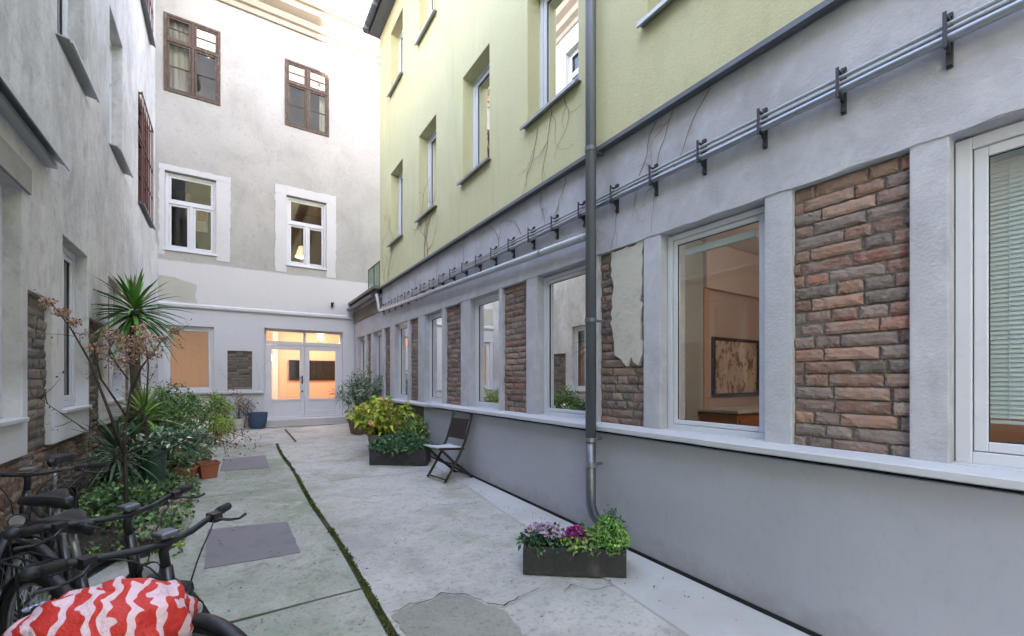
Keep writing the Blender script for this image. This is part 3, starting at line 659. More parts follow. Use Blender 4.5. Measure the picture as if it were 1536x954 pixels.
# glazed double door with fanlights
dn = -.17
a, b, p, q = DOOR
d = MB(); rect_frame(d, BF, a, b, p + .0, q, .06, dn - .08, dn, wb=.04)
tz = q - .36; d.box(BF, a + .06, b - .06, tz - .05, tz + .05, dn - .08, dn + .01)
mid = (a + b) / 2; d.box(BF, mid - .03, mid + .03, tz + .05, q - .06, dn - .08, dn)
door = d.build('double_door', M['pvc'], back, bevel=.004)
for (l, r_) in ((a + .06, mid - .002), (mid + .002, b - .06)):
    lf = MB(); lo, hi = p + .045, tz - .055
    rect_frame(lf, BF, l, r_, lo, hi, .115, dn - .06, dn - .004, wb=.14); lf.box(BF, l + .115, r_ - .115, lo + .14, lo + .40, dn - .045, dn - .02); lf.box(BF, l + .115, r_ - .115, lo + .40, lo + .46, dn - .06, dn - .004)
    L_ = lf.build('door_leaf', M['pvc'], door, bevel=.004)
    pn = MB(); z1, z2 = lo + .46, hi - .115; pn.add([BF(l + .115, z1, dn - .03), BF(r_ - .115, z1, dn - .03), BF(r_ - .115, z2, dn - .03), BF(l + .115, z2, dn - .03)], [(0, 1, 2, 3)]); pn.build('pane', M['glass'], door)
for (l, r_) in ((a + .06, mid - .03), (mid + .03, b - .06)):
    pn = MB(); pn.add([BF(l, tz + .05, dn - .03), BF(r_, tz + .05, dn - .03), BF(r_, q - .06, dn - .03), BF(l, q - .06, dn - .03)], [(0, 1, 2, 3)]); pn.build('fanlight_pane', M['glass'], door)
h = MB(); h.box(BF, mid - .075, mid - .045, .0 - .12, .10, dn - .004, dn + .006); h.tube([BF(mid - .06, .05, dn), BF(mid - .06, .05, dn + .05), BF(mid - .17, .05, dn + .05)], .009, 8); h.tube([BF(mid - .06, -.3, dn + .005), BF(mid - .06, -.34, dn + .005)], .02, 8); h.build('handle', M['darkiron'], door)
g = MB(); g.box(BF, .60, 2.74, -1.4, -1.025, -.1, .30); g.build('door_step', M['strip'], back, bevel=.01)
# rooms behind
ORG = S(224, 192, 168)
g = MB()
g.ibox(BF, .2, 3.2, -1.015, 1.6, -3.3, -.385, (ORG, S(176, 110, 70), S(240, 226, 210)))
g.ibox(BF, -1.7, .0, -1.0, 1.6, -2.0, -.385, (S(220, 190, 160), WD, PALE))
g.ibox(BF, -1.7, .2, 2.6, 5.2, -2.4, -.385, (S(112, 92, 104), S(96, 80, 72), S(150, 140, 150)))
g.ibox(BF, .6, 2.8, 2.6, 5.2, -2.4, -.385, (S(176, 160, 140), WD, PALE))
g.ibox(BF, -1.7, .2, 6.3, 8.9, -1.8, -.385, (S(120, 118, 112), WD, PALE)); g.ibox(BF, .6, 2.8, 6.3, 8.9, -1.8, -.385, (S(110, 112, 116), WD, PALE))
g.build('interior_wall', M['inside'], back)
g = MB(); g.box(BF, .95, 1.10, -1.01, 1.5, -3.0, -2.9); g.box(BF, .45, 1.0, -1.01, 1.15, -3.28, -3.20); g.build('interior_door', M['pvc'], back)

# ------------------------------------------------------------------ left building
AL = R(1.25)
LO = (-1.5 + math.sin(AL) * 12.5, 0)
LF = Fr(LO, (-math.sin(AL), math.cos(AL)), (math.cos(AL), math.sin(AL)))
left = empty('left_building', (-1.35, 4, -1.39), 'tall shabby grey plastered building with deep windows along the left of the courtyard', 'building')
LW = [(3.35, 4.61), (5.56, 6.45), (7.45, 8.35), (9.5, 10.4), (1.2, 2.4)]
LB = [(4.71, 5.285), (6.50, 7.16), (8.6, 9.2), (2.6, 3.2)]
lo_ = [(a, b, -.30, 1.40 if a < 4 else 1.34) for a, b in LW] + [(a, b, -.57, .68) for a, b in LB]
LH, LM = 9.7, 5.5  # near part's unseen roofline is set low to let skylight in
LS = -2.2  # unseen near end, placed to tune skylight on the near walls
g = MB(); wall(g, LF, LS, 12.49, -.57, 3.04, lo_, 0, -.36); g.build('ground_floor_wall', M['leftwall'], left, bevel=.008, weld=True)
bricks(left, LF, LS, 11.5, -1.56, -.575, -.05, M['brickgrey'], PAL_MIX, 9, name='crumbling_brick_base', nsub=(4, 2), rough=.02)
LU = [(5.6, 6.54), (7.80, 8.72), (3.3, 4.3)]
luo = [(a, b, 3.20, 5.07) for a, b in LU] + [(10.12, 11.62, 3.2, 5.22), (10.12, 11.62, 7.05, 8.8), (7.80, 8.72, 6.9, 8.6)]
LG = Fr((LO[0] - .045, 0), LF.T, LF.N)
g = MB(); wall(g, LG, 7.45, 12.49, 3.045, LH, [q for q in luo if q[0] > 7.5], 0, -.36); wall(g, LG, LS, 7.449, 3.045, LM, [q for q in luo if q[0] < 7.4], 0, -.36); g.build('upper_wall', M['leftwall'], left, bevel=.008, weld=True)
g = MB(); g.box(W, -7.5, -7.3, -1.5, LM, LS, 7.2); g.box(W, -7.5, -7.3, -1.5, LH, 7.21, 13); g.box(W, -7.3, -1.75, LM - .2, LM, LS, 7.2); g.box(W, -7.3, -1.85, LH - .2, LH, 7.46, 13); g.box(W, -7.3, -1.8, LM + .01, LH - .21, 7.21, 7.44); g.box(W, -7.3, -1.33, -1.5, LM - .21, LS - .24, LS - .01); g.box(W, -7.3, -2.0, -1.5, LH - .21, 12.9, 13.1); g.build('rear_walls', M['leftwall'], left)
g = MB()
for (a, b, p, q) in lo_[:5]: g.ibox(LF, a - .3, b + .3, -1.0, 1.7, -2.2, -.365, (S(92, 90, 88), S(80, 70, 60), S(140, 138, 134)))
for (a, b, p, q) in luo: g.ibox(LG, a - .3, b + .3, p - .5, q + .3, -2.2, -.365, (S(120, 116, 110), S(80, 70, 60), S(150, 148, 144)))
g.build('interior_wall', M['inside'], left)
for i, (a, b) in enumerate(LB): bricks(left, LF, a, b, -.57, .68, -.04, M['brickgrey'], PAL_GREY, 40 + i, name='brick_panel', nsub=(5, 3) if i < 2 else (3, 2), rough=.006, len_=.27, rh=.083)
for i, (a, b, p, q) in enumerate(lo_[:5]):
    o = window(left, LF, a, b, p + .02, q, -.10, fw=.06, sw=.05, mull_lo=((a + b) / 2,))
    s = MB(); s.box(LF, a - .02, b + .02, p - .012, p + .018, -.10, .03); s.build('sill', M['patch_white'], o, bevel=.004)
    cu = MB()
    for j in range(24):
        ua, ub = a + .08 + (b - a - .16) * j / 24, a + .08 + (b - a - .16) * (j + 1) / 24; f_ = lambda u: -.25 + .015 * math.sin(u * 55)
        cu.add([LF(ua, p + .1, f_(ua)), LF(ub, p + .1, f_(ub)), LF(ub, q - .1, f_(ub)), LF(ua, q - .1, f_(ua))], [(0, 1, 2, 3)])
    cu.build('curtain', M['curtain'], o, weld=True, smooth=True)
for i, (a, b, p, q) in enumerate(luo):
    red = a > 10
    o = window(left, LG, a, b, p + .02, q, -.02 if red else -.13, m=M['redwood'] if red else M['pvc'], fw=.05, sw=.04, transom=p + (q - p) * .66, mull_up=((a + b) / 2,), mull_lo=((a + b) / 2,), bars=1 if red else None)
    if red:
        gr = MB()
        for k in range(7): uu = a + .03 + (b - a - .06) * k / 6; gr.tube([LG(uu, p - .02, .05), LG(uu, q, .05)], .009, 6)
        for zz in (p, p + .55, p + 1.1, q - .02): gr.box(LG, a, b, zz - .012, zz + .012, .045, .06)
        for zz in (p + .02, q - .05):
            for uu in (a + .02, b - .05): gr.box(LG, uu, uu + .03, zz, zz + .03, 0, .05)
        gr.build('window_grille', M['redwood'], o)
        sill(o, LG, a - .04, b + .04, p, -.02, .09, M['darkzinc'])
    else: sill(o, LG, a - .05, b + .05, p, -.13, .115, M['greypipe'], t=.03, drop=.04)
g = MB(); cl = [(0, LH - .62), (.04, LH - .60), (.06, LH - .5), (.16, LH - .44), (.18, LH - .3), (.30, LH - .22), (.34, LH - .08), (.40, LH), (-.3, LH + .02), (-.3, LH - .62)]; k = len(cl)
vs = [LG(u, z, n) for u in (7.4, 12.45) for n, z in cl]; g.add(vs, [tuple(range(k)), tuple(range(k, 2 * k))] + [(i, (i + 1) % k, (i + 1) % k + k, i + k) for i in range(k)]); g.build('cornice', M['cornice'], left)
# metal hood over the nearest window
g = MB(); hp = [(0, 1.91), (.13, 1.84), (.13, 1.80), (.12, 1.80), (.12, 1.825), (0, 1.88)]; k = 6
vs = [LF(u, z, n) for u in (2.9, 5.17) for n, z in hp]; g.add(vs, [tuple(range(k)), tuple(range(k, 12))] + [(i, (i + 1) % k, (i + 1) % k + k, i + k) for i in range(k)])
g.box(LF, 2.95, 5.10, 1.77, 1.81, 0, .07); g.build('window_hood', M['greypipe'], left)
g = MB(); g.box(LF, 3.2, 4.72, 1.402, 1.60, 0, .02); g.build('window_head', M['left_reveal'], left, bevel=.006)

# ------------------------------------------------------------------ occluder added behind the camera, seen only in the glass; shapes shade and sun patch
RY = 14.0
rear = empty('rear_shade_building', (0, -RY, -1.6), 'tall plain building added behind the camera to shade the courtyard, also reflected in the panes', 'building')
HS = 8.3 + (12.5 + RY) * math.tan(R(SUN_EL))          # parapet height whose shadow edge falls under the cornice
RE = Fr((0, -RY), (-1, 0), (0, 1))
ro = [(u, u + 1.1, z, z + 1.8) for u in (-7, -4.6, -2.2, .2, 2.6, 5.0) for z in (-.4, 3.0, 6.4, 9.8)]
dxs = math.tan(R(SUN_AZ - 180)) * (12.5 + RY)
g = MB(); wall(g, RE, -14, 14, -2, HS, ro, 0, -.4)
g.build('facade', M['yellow'], rear)
g = MB(); g.box(W, -14, 1.02 + dxs, HS, HS + 6, -RY - .4, -RY - .02); g.box(W, 2.49 + dxs, 14, HS, HS + 6, -RY - .4, -RY - .02); g.build('sun_gap_blocks', M['leftwall'], rear)  # unseen blocks added; the gap between them cuts out the sun patch
for (a, b, p, q) in ro: window(rear, RE, a, b, p, q, -.1, transom=p + 1.2, mull_lo=((a + b) / 2,), sash=False)
g = MB()
for (a, b, p, q) in ro: g.ibox(RE, a - .3, b + .3, p - .3, q + .3, -1.5, -.405, (S(120, 118, 112), WD, PALE))
g.build('interior_wall', M['inside'], rear)
# ------------------------------------------------------------------ lit rooms: lamps and furniture
M['globe'] = mat('lit_lamp_glass', S(255, 236, 210), .5, emit=((1, .78, .55, 1), .35))
M['shade'] = mat('lit_lamp_shade', S(255, 240, 220), .7, emit=((1, .80, .58, 1), .055))
def pendant(x, y, z, power, label, col=(1, .74, .5), r_=.09, top=1.55):
    e = empty('ceiling_lamp', (x, y, z), label, 'lamp', 'lamps lighting the rooms')
    g = MB(); g.lathe((x, y, z), [(0, -r_)] + [(r_ * math.cos(a), r_ * math.sin(a)) for a in [-1.2, -.8, -.4, 0, .4, .8, 1.2]] + [(0, r_)], 16); g.build('globe', M['globe'], e, smooth=True)
    g = MB(); g.tube([(x, y, z + r_), (x, y, top)], .006, 6); g.build('cord', M['blackplastic'], e)
    l = bpy.data.lights.new('bulb_light', 'POINT'); l.energy = power; l.color = col; l.shadow_soft_size = .12
    lo = bpy.data.objects.new('bulb_light', l); C.objects.link(lo); lo.parent = e; lo.location = (0, 0, -r_ - .14)
pendant(4.2, .9, 1.15, 1.5, 'round ceiling lamp inside the room with the painting', (1, .93, .88))
pendant(4.0, 5.2, 1.15, 2.2, 'round ceiling lamp inside the room with the tall wooden cupboard', (1, .92, .84))
pendant(4.0, 9.0, 1.2, 13, 'round ceiling lamp inside the long room with drawn pale curtains', (1, .84, .68))
pendant(.8, 13.9, .62, 3.0, 'glowing round lamp seen through the left leaf of the glazed door', (1, .87, .76), top=1.6)
pendant(2.2, 14.4, 1.3, 5.0, 'round lamp high in the orange room behind the glazed door', (1, .87, .76), top=1.6)
pendant(-.93, 14.1, .5, 1.7, 'round lamp behind the beige blind of the back building', (1, .86, .72), top=1.6)
e = empty('table_lamp', (1.53, 13.25, 2.61), 'lit cream table lamp standing behind the lower right upstairs window of the back building', 'lamp')
g = MB(); g.lathe((1.53, 13.25, 3.42), [(.17, 0), (.075, .30), (.07, .30), (.165, 0)], 20); g.build('lamp_shade', M['shade'], e, smooth=True)
g = MB(); g.lathe((1.53, 13.25, 3.42 - .4), [(0, 0), (.09, 0), (.09, .02), (.015, .04), (.012, .42), (0, .42)], 16); g.build('lamp_stand', M['steel'], e)
l = bpy.data.lights.new('bulb_light', 'POINT'); l.energy = 1.2; l.color = (1, .75, .5); l.shadow_soft_size = .05; lo = bpy.data.objects.new('bulb_light', l); C.objects.link(lo); lo.parent = e; lo.location = (0, 0, .98)
g = MB(); g.box(W, 1.1, 2.0, 2.62, 3.015, 13.05, 13.45); tag(g.build('side_table', M['wood_in'], None, bevel=.01), 'low wooden cabinet under the lit table lamp upstairs', 'cabinet')
# television, bag
e = empty('television', (2.15, 15.72, .3), 'black flat television on the orange wall behind the glazed door', 'television')
g = MB(); g.box(W, 1.44, 2.86, -.03, .64, 15.70, 15.76); g.build('screen_case', M['blackplastic'], e, bevel=.008)
g = MB(); g.box(W, 1.47, 2.83, .0, .61, 15.694, 15.70); g.build('screen', mat('dark_screen', S(26, 28, 26), .12), e)
g = MB(); g.lathe((2.25, 14.5, -1.0), [(0, 0), (.22, 0), (.25, .08), (.22, .2), (.12, .26), (0, .27)], 18); tag(g.build('bag', M['blackplastic'], None, smooth=True), 'dark bag lying on the floor behind the right door leaf', 'bag')
# painting and dresser in the room on the right, cupboard panel in the next
def art_mat():
    m = mat('painting_canvas', S(206, 188, 170), .6, mottle=[(7, 1, S(138, 116, 100), .5, .56, (1.3, 1, .8)), (5, 1, S(226, 206, 182), .54, .60, (1, 1, .5)), (14, .8, S(58, 46, 42), .6, .64, V1)])
    return m
e = empty('painting', (5.07, 2.86, .15), 'dark framed brown and cream painting hanging in the room behind the large window', 'painting')
g = MB(); rect_frame(g, Fr((0, 2.878), (1, 0), (0, -1)), 4.58, 5.57, -.20, .49, .035, 0, .035); g.build('frame', M['darkwood'], e, bevel=.004)
g = MB(); g.box(Fr((0, 2.878), (1, 0), (0, -1)), 4.616, 5.534, -.164, .454, .002, .016); g.build('canvas', art_mat(), e)
e = empty('dresser', (5.0, 2.6, -1.0), 'light wooden dresser under the painting', 'dresser')
g = MB(); g.box(W, 4.3, 5.6, -1.0, -.36, 2.42, 2.86); g.build('body', M['wood_in'], e, bevel=.006)
g = MB(); g.box(W, 4.27, 5.63, -.355, -.32, 2.39, 2.87); g.build('top', M['cream'], e, bevel=.004)
for k in range(3):
    g = MB(); g.box(W, 4.34 + .42 * k, 4.72 + .42 * k, -.92, -.42, 2.40, 2.418); d_ = g.build('drawer', M['wood_in'], e, bevel=.004)
    g = MB(); g.box(W, 4.48 + .42 * k, 4.58 + .42 * k, -.62, -.60, 2.375, 2.399); g.build('handle', M['steel'], d_)
e = empty('cupboard', (4.0, 4.3, -1.0), 'tall orange wooden cupboard edge seen in the window beside the downpipe', 'cupboard')
g = MB(); g.box(W, 3.8, 4.35, -1.0, .62, 4.16, 4.75); g.build('body', mat('orange_wood', S(214, 128, 76), .45, mottle=[(5, .3, S(190, 106, 60), .5, .7, (1, 1, .2))]), e, bevel=.006)
g = MB(); g.box(W, 3.785, 3.798, -.96, .58, 4.18, 4.45); g.build('door', bpy.data.materials['orange_wood'], e, bevel=.003)
# things on the inner sill behind the venetian blind
for k, (yy, rr) in enumerate(((.38, .045), (.22, .06), (.02, .04))):
    g = MB(); g.lathe((2.99, yy, ZB + .036), [(0, 0), (rr * .7, 0), (rr, rr), (rr * .8, rr * 1.7), (rr * .5, rr * 1.8), (0, rr * 1.75)], 16)
    tag(g.build('ornament', M['darkwood'], None, smooth=True), ('small dark ornament farthest left under the blind of the near window', 'larger dark ornament in the middle of the near window sill', 'small dark ornament right of the larger one under the blind')[k], 'ornament')
# framed print in the upstairs window on the left
e = empty('framed_print', (-.76, 13.5, 4.0), 'small framed print with an orange patch hanging inside the upstairs window', 'picture')
g = MB(); rect_frame(g, Fr((0, 13.5), (1, 0), (0, -1)), -.90, -.62, 3.78, 4.38, .02, 0, .02); g.build('frame', M['pvc'], e)
g = MB(); g.box(Fr((0, 13.5), (1, 0), (0, -1)), -.88, -.64, 3.80, 4.36, .0, .01); g.box(Fr((0, 13.5), (1, 0), (0, -1)), -.84, -.68, 4.05, 4.28, .011, .013, mi=1); g.build('print', [M['cream'], mat('orange_print', S(190, 96, 56), .7)], e)

# ------------------------------------------------------------------ pipes on the right wall
PX, PY = 2.62, 2.78
e = empty('downpipe', (PX, PY, -1.40), 'dark grey downpipe running down the yellow and grey wall to the flower box', 'pipe')
g = MB(); g.tube([(PX, PY, 7.75), (PX, PY, -.52)], .047, 18); g.build('pipe', M['darkzinc'], e, smooth=True)
g = MB(); g.tube([(PX, PY, -.5), (PX, PY, -1.10), (PX + .01, PY - .02, -1.18), (PX + .05, PY - .05, -1.26), (PX + .07, PY - .06, -1.36)], .0445, 18); g.build('lower_pipe', M['zinc'], e, smooth=True)
for z in (5.6, 3.6, 2.02, .52, -.53, -.75):
    g = MB(); g.tube([(PX, PY, z - .018), (PX, PY, z + .018)], .053, 18); g.box(W, PX + .045, 2.775, z - .01, z + .01, PY - .008, PY + .008); g.build('collar', M['darkzinc'] if z > -.5 else M['steel'], e, smooth=False)
e = empty('drain_pipe', (2.70, 6, 1.4), 'pale grey drain pipe sloping along the wall above the windows into the downpipe', 'pipe')
g = MB(); g.tube([(2.69, 2.83, 1.305), (2.69, 7.16, 1.449), (2.69, 9.62, 1.545), (2.69, 9.70, 1.60), (2.68, 9.72, 1.72), (2.66, 9.78, 1.93)], .036, 14); g.build('pipe', M['greypipe'], e, smooth=True)
for yy in (3.6, 5.4, 7.2, 9.0):
    z = 1.31 + (yy - 2.9) * .0345; g = MB(); g.tube([(2.69, yy - .012, z), (2.69, yy + .012, z)], .042, 14); g.box(W, 2.70, 2.782, z - .008, z + .008, yy - .01, yy + .01); g.build('clamp', M['steel'], e)
e = empty('cable_conduits', (2.72, 4, 1.45), 'bundle of thin steel cable pipes on black brackets along the grey wall', 'cable pipes')
for (dx, z, r_) in ((2.715, 1.545, .021), (2.722, 1.588, .0105), (2.722, 1.618, .0105)):
    g = MB(); P = [(dx + .004 * math.sin(i * 1.7 + z * 9), -3 + i * .42, z + .004 * math.sin(i * 1.1 + z * 40)) for i in range(31)]; g.tube(P, r_, 10); g.build('conduit', M['steel'] if r_ > .015 else M['greypipe'], e, smooth=True)
y = -1.9
while y < 9.6:
    g = MB(); g.box(W, 2.762, 2.782, 1.44, 1.69, y - .011, y + .011); g.box(W, 2.738, 2.761, 1.50, 1.66, y - .006, y + .006); g.box(W, 2.690, 2.737, 1.515, 1.524, y - .010, y + .010); g.box(W, 2.690, 2.737, 1.640, 1.646, y - .008, y + .008)
    g.box(W, 2.684, 2.691, 1.50, 1.66, y - .007, y + .007)
    for zz in (1.455, 1.675): g.box(W, 2.752, 2.762, zz - .009, zz + .009, y - .009, y + .009)
    g.build('bracket', M['bracketiron'], e); y += .41
g = MB(); g.box(BF, 2.165, 2.225, 1.97, 2.09, 0, .05); g.tube([BF(2.195, 2.05, .05), BF(2.17, 2.10, .09)], .012, 6); g.tube([BF(2.2, 2.05, .05), BF(2.235, 2.10, .09)], .012, 6); tag(g.build('wall_fitting', M['darkiron']), 'small dark metal fitting high on the pale wall right of the door', 'fitting')

# green net railing on the low roof
e = empty('roof_railing', (2.8, 10.3, 2.1), 'small railing with green netting on the low roof beside the yellow wall', 'railing')
for yy in (9.85, 10.35, 10.85):
    g = MB(); g.tube([(2.76, yy, 2.10), (2.76, yy, 2.70)], .014, 8); g.build('post', M['darkiron'], e)
g = MB(); g.tube([(2.76, 9.83, 2.71), (2.76, 10.87, 2.71)], .016, 8); g.build('rail', M['darkiron'], e)
g = MB(); rnd = random.Random(2)
for k in range(27): y_ = 9.85 + k * .0385; g.tube([(2.755, y_, 2.11), (2.75 + rnd.uniform(-.015, .015), y_ + rnd.uniform(-.02, .02), 2.4), (2.755, y_, 2.70)], .0035, 4)
for k in range(15): z = 2.12 + k * .041; g.tube([(2.75, 9.85, z), (2.755, 10.35, z - .02), (2.75, 10.85, z)], .0035, 4)
g.build('net', mat('green_net', S(70, 130, 100), .7), e)

# dead creepers
def creeper(fr, starts, label, seed, L_=1.2, r0=.006, down=False, n=.008, spread=.5):
    rnd = random.Random(seed); g = MB()
    def grow(u, z, a, r_, left, depth):
        P = [fr(u, z, n)]; rs = [r_]; st = .05; L0 = left
        while left > 0:
            a += rnd.gauss(0, .26); a += (math.pi / 2 * (-1 if down else 1) - a) * .06
            u += math.cos(a) * st; z += math.sin(a) * st; left -= st; P.append(fr(u, z, n + rnd.uniform(0, .004))); rs.append(max(.0012, r_ * (.35 + .65 * left / L0)))
            if depth < 3 and rnd.random() < .13: grow(u, z, a + rnd.choice((-1, 1)) * rnd.uniform(.4, 1.0), r_ * .6, left * rnd.uniform(.3, .8), depth + 1)
        g.tube(P, [q * .62 for q in rs], 5)
    for (u, z, a) in starts: grow(u, z, a, r0, L_ * rnd.uniform(.7, 1.2), 0)
    return tag(g.build('dead_creeper', M['vine']), label, 'creeper', 'dry creeper stems left on the walls')
dn_ = -math.pi / 2
creeper(YF, [(3.25, 2.78, dn_), (3.45, 2.76, dn_ - .3), (3.7, 2.70, dn_ + .2)], 'dry creeper stems hanging under the large yellow wall window', 3, .75, .006, True)
creeper(YF, [(6.85, 2.1, 1.4), (6.98, 2.1, 1.7)], 'long dry creeper climbing the yellow wall between two windows', 4, 1.9, .009)
creeper(YF, [(9.35, 2.12, 1.5), (9.1, 2.1, 1.6)], 'thin dry creeper at the far end of the yellow wall', 5, 1.7, .006)
creeper(RF, [(2.05, 2.03, dn_ + .4), (2.2, 2.03, dn_ + .5), (1.75, 2.03, dn_ + .1)], 'dry creeper stems on the grey wall just right of the downpipe', 6, .8, .006, True)
creeper(RF, [(3.3, 2.02, dn_), (3.7, 2.02, dn_ + .3), (4.1, 1.68, 1.2), (4.6, 1.66, 1.6)], 'dry creeper stems on the grey wall just left of the downpipe', 7, .55, .006, True)
creeper(RF, [(2.85 + .0, 1.42, dn_), (2.62, 1.44, dn_ - .2)], 'thin dry creeper stem below the cable pipes beside the downpipe', 8, .5, .004, True)
creeper(RF, [(5.6, 1.68, 1.7), (6.6, 1.68, 1.4), (7.6, 1.68, 1.6), (8.6, 1.70, 1.5)], 'faint dry creeper stems above the brackets far along the grey wall', 9, .3, .005)
creeper(BF, [(-.12, -.28, 1.6), (.45, -.28, 1.5), (.52, .2, 1.6)], 'dry creeper around the small brick panel of the back building', 10, .9, .004)

# ------------------------------------------------------------------ plants
def leaf(g, p, d, nrm, L_, Wd, col, fold=.18, droop=.0):
    d = Vector(d).normalized(); n_ = Vector(nrm); sd_ = d.cross(n_)
    sd_ = sd_.normalized() if sd_.length > 1e-5 else d.orthogonal().normalized(); n_ = sd_.cross(d)
    p = Vector(p); mid_ = p + d * L_ * .5; tip = p + d * L_ - Vector((0, 0, droop * L_))
    g.add([p, mid_ + sd_ * Wd / 2 + n_ * Wd * fold, mid_ - sd_ * Wd / 2 + n_ * Wd * fold, mid_, tip], [(0, 3, 1), (0, 2, 3), (1, 3, 4), (3, 2, 4)], col)
def blade(g, p, d, L_, Wd, col, droop, k=5):
    d = Vector(d).normalized(); p = Vector(p); s_ = d.cross(Vector((0, 0, 1))); s_ = s_.normalized() if s_.length > 1e-4 else Vector((1, 0, 0)); vs = []
    for i in range(k + 1):
        t = i / k; c = p + d * L_ * t - Vector((0, 0, droop * L_ * t * t)); w_ = Wd * (1 - t ** 2.2) * (.55 + .9 * min(t * 3, .5)) / 2; up = s_.cross(d) * w_ * .5
        vs += [c + s_ * w_ + up, c, c - s_ * w_ + up]
    g.add(vs, [f for i in range(k) for f in ((3 * i, 3 * i + 1, 3 * i + 4, 3 * i + 3), (3 * i + 1, 3 * i + 2, 3 * i + 5, 3 * i + 4))], col)
def rv(rnd, z=0.): v = Vector((rnd.gauss(0, 1), rnd.gauss(0, 1), rnd.gauss(0, 1) + z)); return v.normalized()
def vary(rnd, pal, lo=.7, hi=1.35): c = rnd.choice(pal); v = rnd.uniform(lo, hi) * (1.35 if c[1] > c[0] * 1.15 else 1); return (c[0] * v, c[1] * v, c[2] * v, 1)

def bush(name, label, cat, base, h, r_, n_st, n_lv, ll, lw, pal, seed, group=None, low=.25, stem_r=.007, spread=1.0, stem_m=None, flat=1.0, droop=.1, clump=.11, sparse=False):
    """stems fan out from the base; leaves gather in clumps along their upper part"""
    rnd = random.Random(seed); e = empty(name, base, label, cat, group); sg, lg = MB(), MB(); B = Vector(base); tips = []
    for k in range(n_st):
        a = rnd.uniform(0, 6.283); rad = r_ * math.sqrt(rnd.random()) * spread; H_ = h * (1 - .35 * (rad / max(r_, .01)) ** 2) * rnd.uniform(.62, 1.0) * flat
        tip = B + Vector((math.cos(a) * rad, math.sin(a) * rad, H_)); m1 = B.lerp(tip, .4) + Vector((rnd.gauss(0, .03), rnd.gauss(0, .03), H_ * .08)); m2 = B.lerp(tip, .75) + Vector((rnd.gauss(0, .03), rnd.gauss(0, .03), H_ * .06))
        b0 = B + Vector((math.cos(a) * .03, math.sin(a) * .03, 0)); P = [b0, m1, m2, tip]; sg.tube(P, [stem_r, stem_r * .8, stem_r * .55, stem_r * .25], 5); tips.append(P)
    for i in range(n_lv):
        P = tips[rnd.randrange(n_st)]; t = low + (1 - low) * rnd.random() ** .75; x = t * 3; j = min(2, int(x)); c = P[j].lerp(P[j + 1], x - j)
        o_ = rv(rnd, .2) * clump * rnd.random() ** .6 * (h if sparse else 1); p = c + o_
        if p.z < floor_z(p.y) + .02: p.z = floor_z(p.y) + .03
        d = (o_.normalized() + rv(rnd, .15) * .8); leaf(lg, p, d, rv(rnd, 1.4), ll * rnd.uniform(.6, 1.25), lw * rnd.uniform(.7, 1.2), vary(rnd, pal), droop=droop)
    sg.build('stem', stem_m or M['bark'], e); lg.build('foliage', M['leaf'], e)
    return e
GR = [S(74, 104, 58), S(88, 120, 66), S(62, 90, 54), S(104, 132, 78), S(80, 108, 76), S(122, 142, 92)]
DG = [S(48, 84, 60), S(58, 96, 66), S(40, 70, 52), S(74, 112, 80), S(90, 124, 92)]
LG_ = [S(120, 150, 64), S(140, 162, 76), S(96, 132, 54), S(160, 172, 88)]
OL = [S(104, 124, 104), S(122, 142, 122), S(90, 112, 90), S(140, 156, 136), S(84, 104, 78)]
AU = [S(170, 176, 70), S(150, 168, 62), S(192, 186, 84), S(124, 150, 58), S(104, 134, 52), S(196, 150, 104), S(140, 156, 64), S(112, 140, 60)]
VG = [S(150, 166, 146), S(176, 188, 170), S(110, 134, 104), S(86, 112, 80), S(196, 202, 190)]
RD = [S(132, 70, 66), S(150, 92, 80), S(110, 64, 58), S(140, 110, 90)]
DRY = [S(178, 144, 120), S(162, 126, 106), S(196, 166, 142), S(146, 108, 90), S(186, 156, 140)]

# raised bed along the left wall
g = MB(); rnd = random.Random(12); nxb, nyb = 14, 40
for j in range(nyb + 1):
    y_ = 4.3 + 7.5 * j / nyb; xr = -.42 - .12 * math.sin(y_ * 1.3) - (.25 if y_ > 8 else 0) * 0; xl = LF(y_, 0)[0] + .03
    for i in range(nxb + 1):
        t = i / nxb; x_ = xl + (xr - xl) * t; hgt = .20 * math.sin(min(1, (1 - t) * 2.2) * math.pi / 2) * min(1, (y_ - 4.25) * 2.5) * min(1, (11.85 - y_) * 3)
        g.v.append((x_, y_, floor_z(y_) - .02 + hgt + .04 * noise.noise(Vector((x_ * 6, y_ * 6, 0))) * (hgt > .02)))
for j in range(nyb):
    for i in range(nxb): a = j * (nxb + 1) + i; g.f.append((a, a + 1, a + nxb + 2, a + nxb + 1)); g.c.append(None); g.m.append(0)
setting(g.build('planting_bed', M['soil'], smooth=True), label='soil bed along the foot of the left wall')
def stone(x, y, r_, label, seed, z=.1):
    bm = bmesh.new(); bmesh.ops.create_icosphere(bm, subdivisions=3, radius=r_)
    for v in bm.verts: v.co *= 1 + .28 * noise.noise(v.co * 9 / (r_ * 12) * 1.3 + Vector((seed, 0, 0))); v.co.z *= .62
    g = MB(); g.add([(v.co.x + x, v.co.y + y, v.co.z + floor_z(y) + z) for v in bm.verts], [tuple(v.index for v in f.verts) for f in bm.faces]); bm.free()
    return tag(g.build('stone', mat('pinkish_stone', S(158, 138, 128), .9, bump=[(30, .5, .01)], mottle=[(12, .5, S(120, 112, 106), .5, .7, V1)]) if 'pinkish_stone' not in bpy.data.materials else bpy.data.materials['pinkish_stone'], smooth=True), label, 'stone', 'stones edging the planting bed')
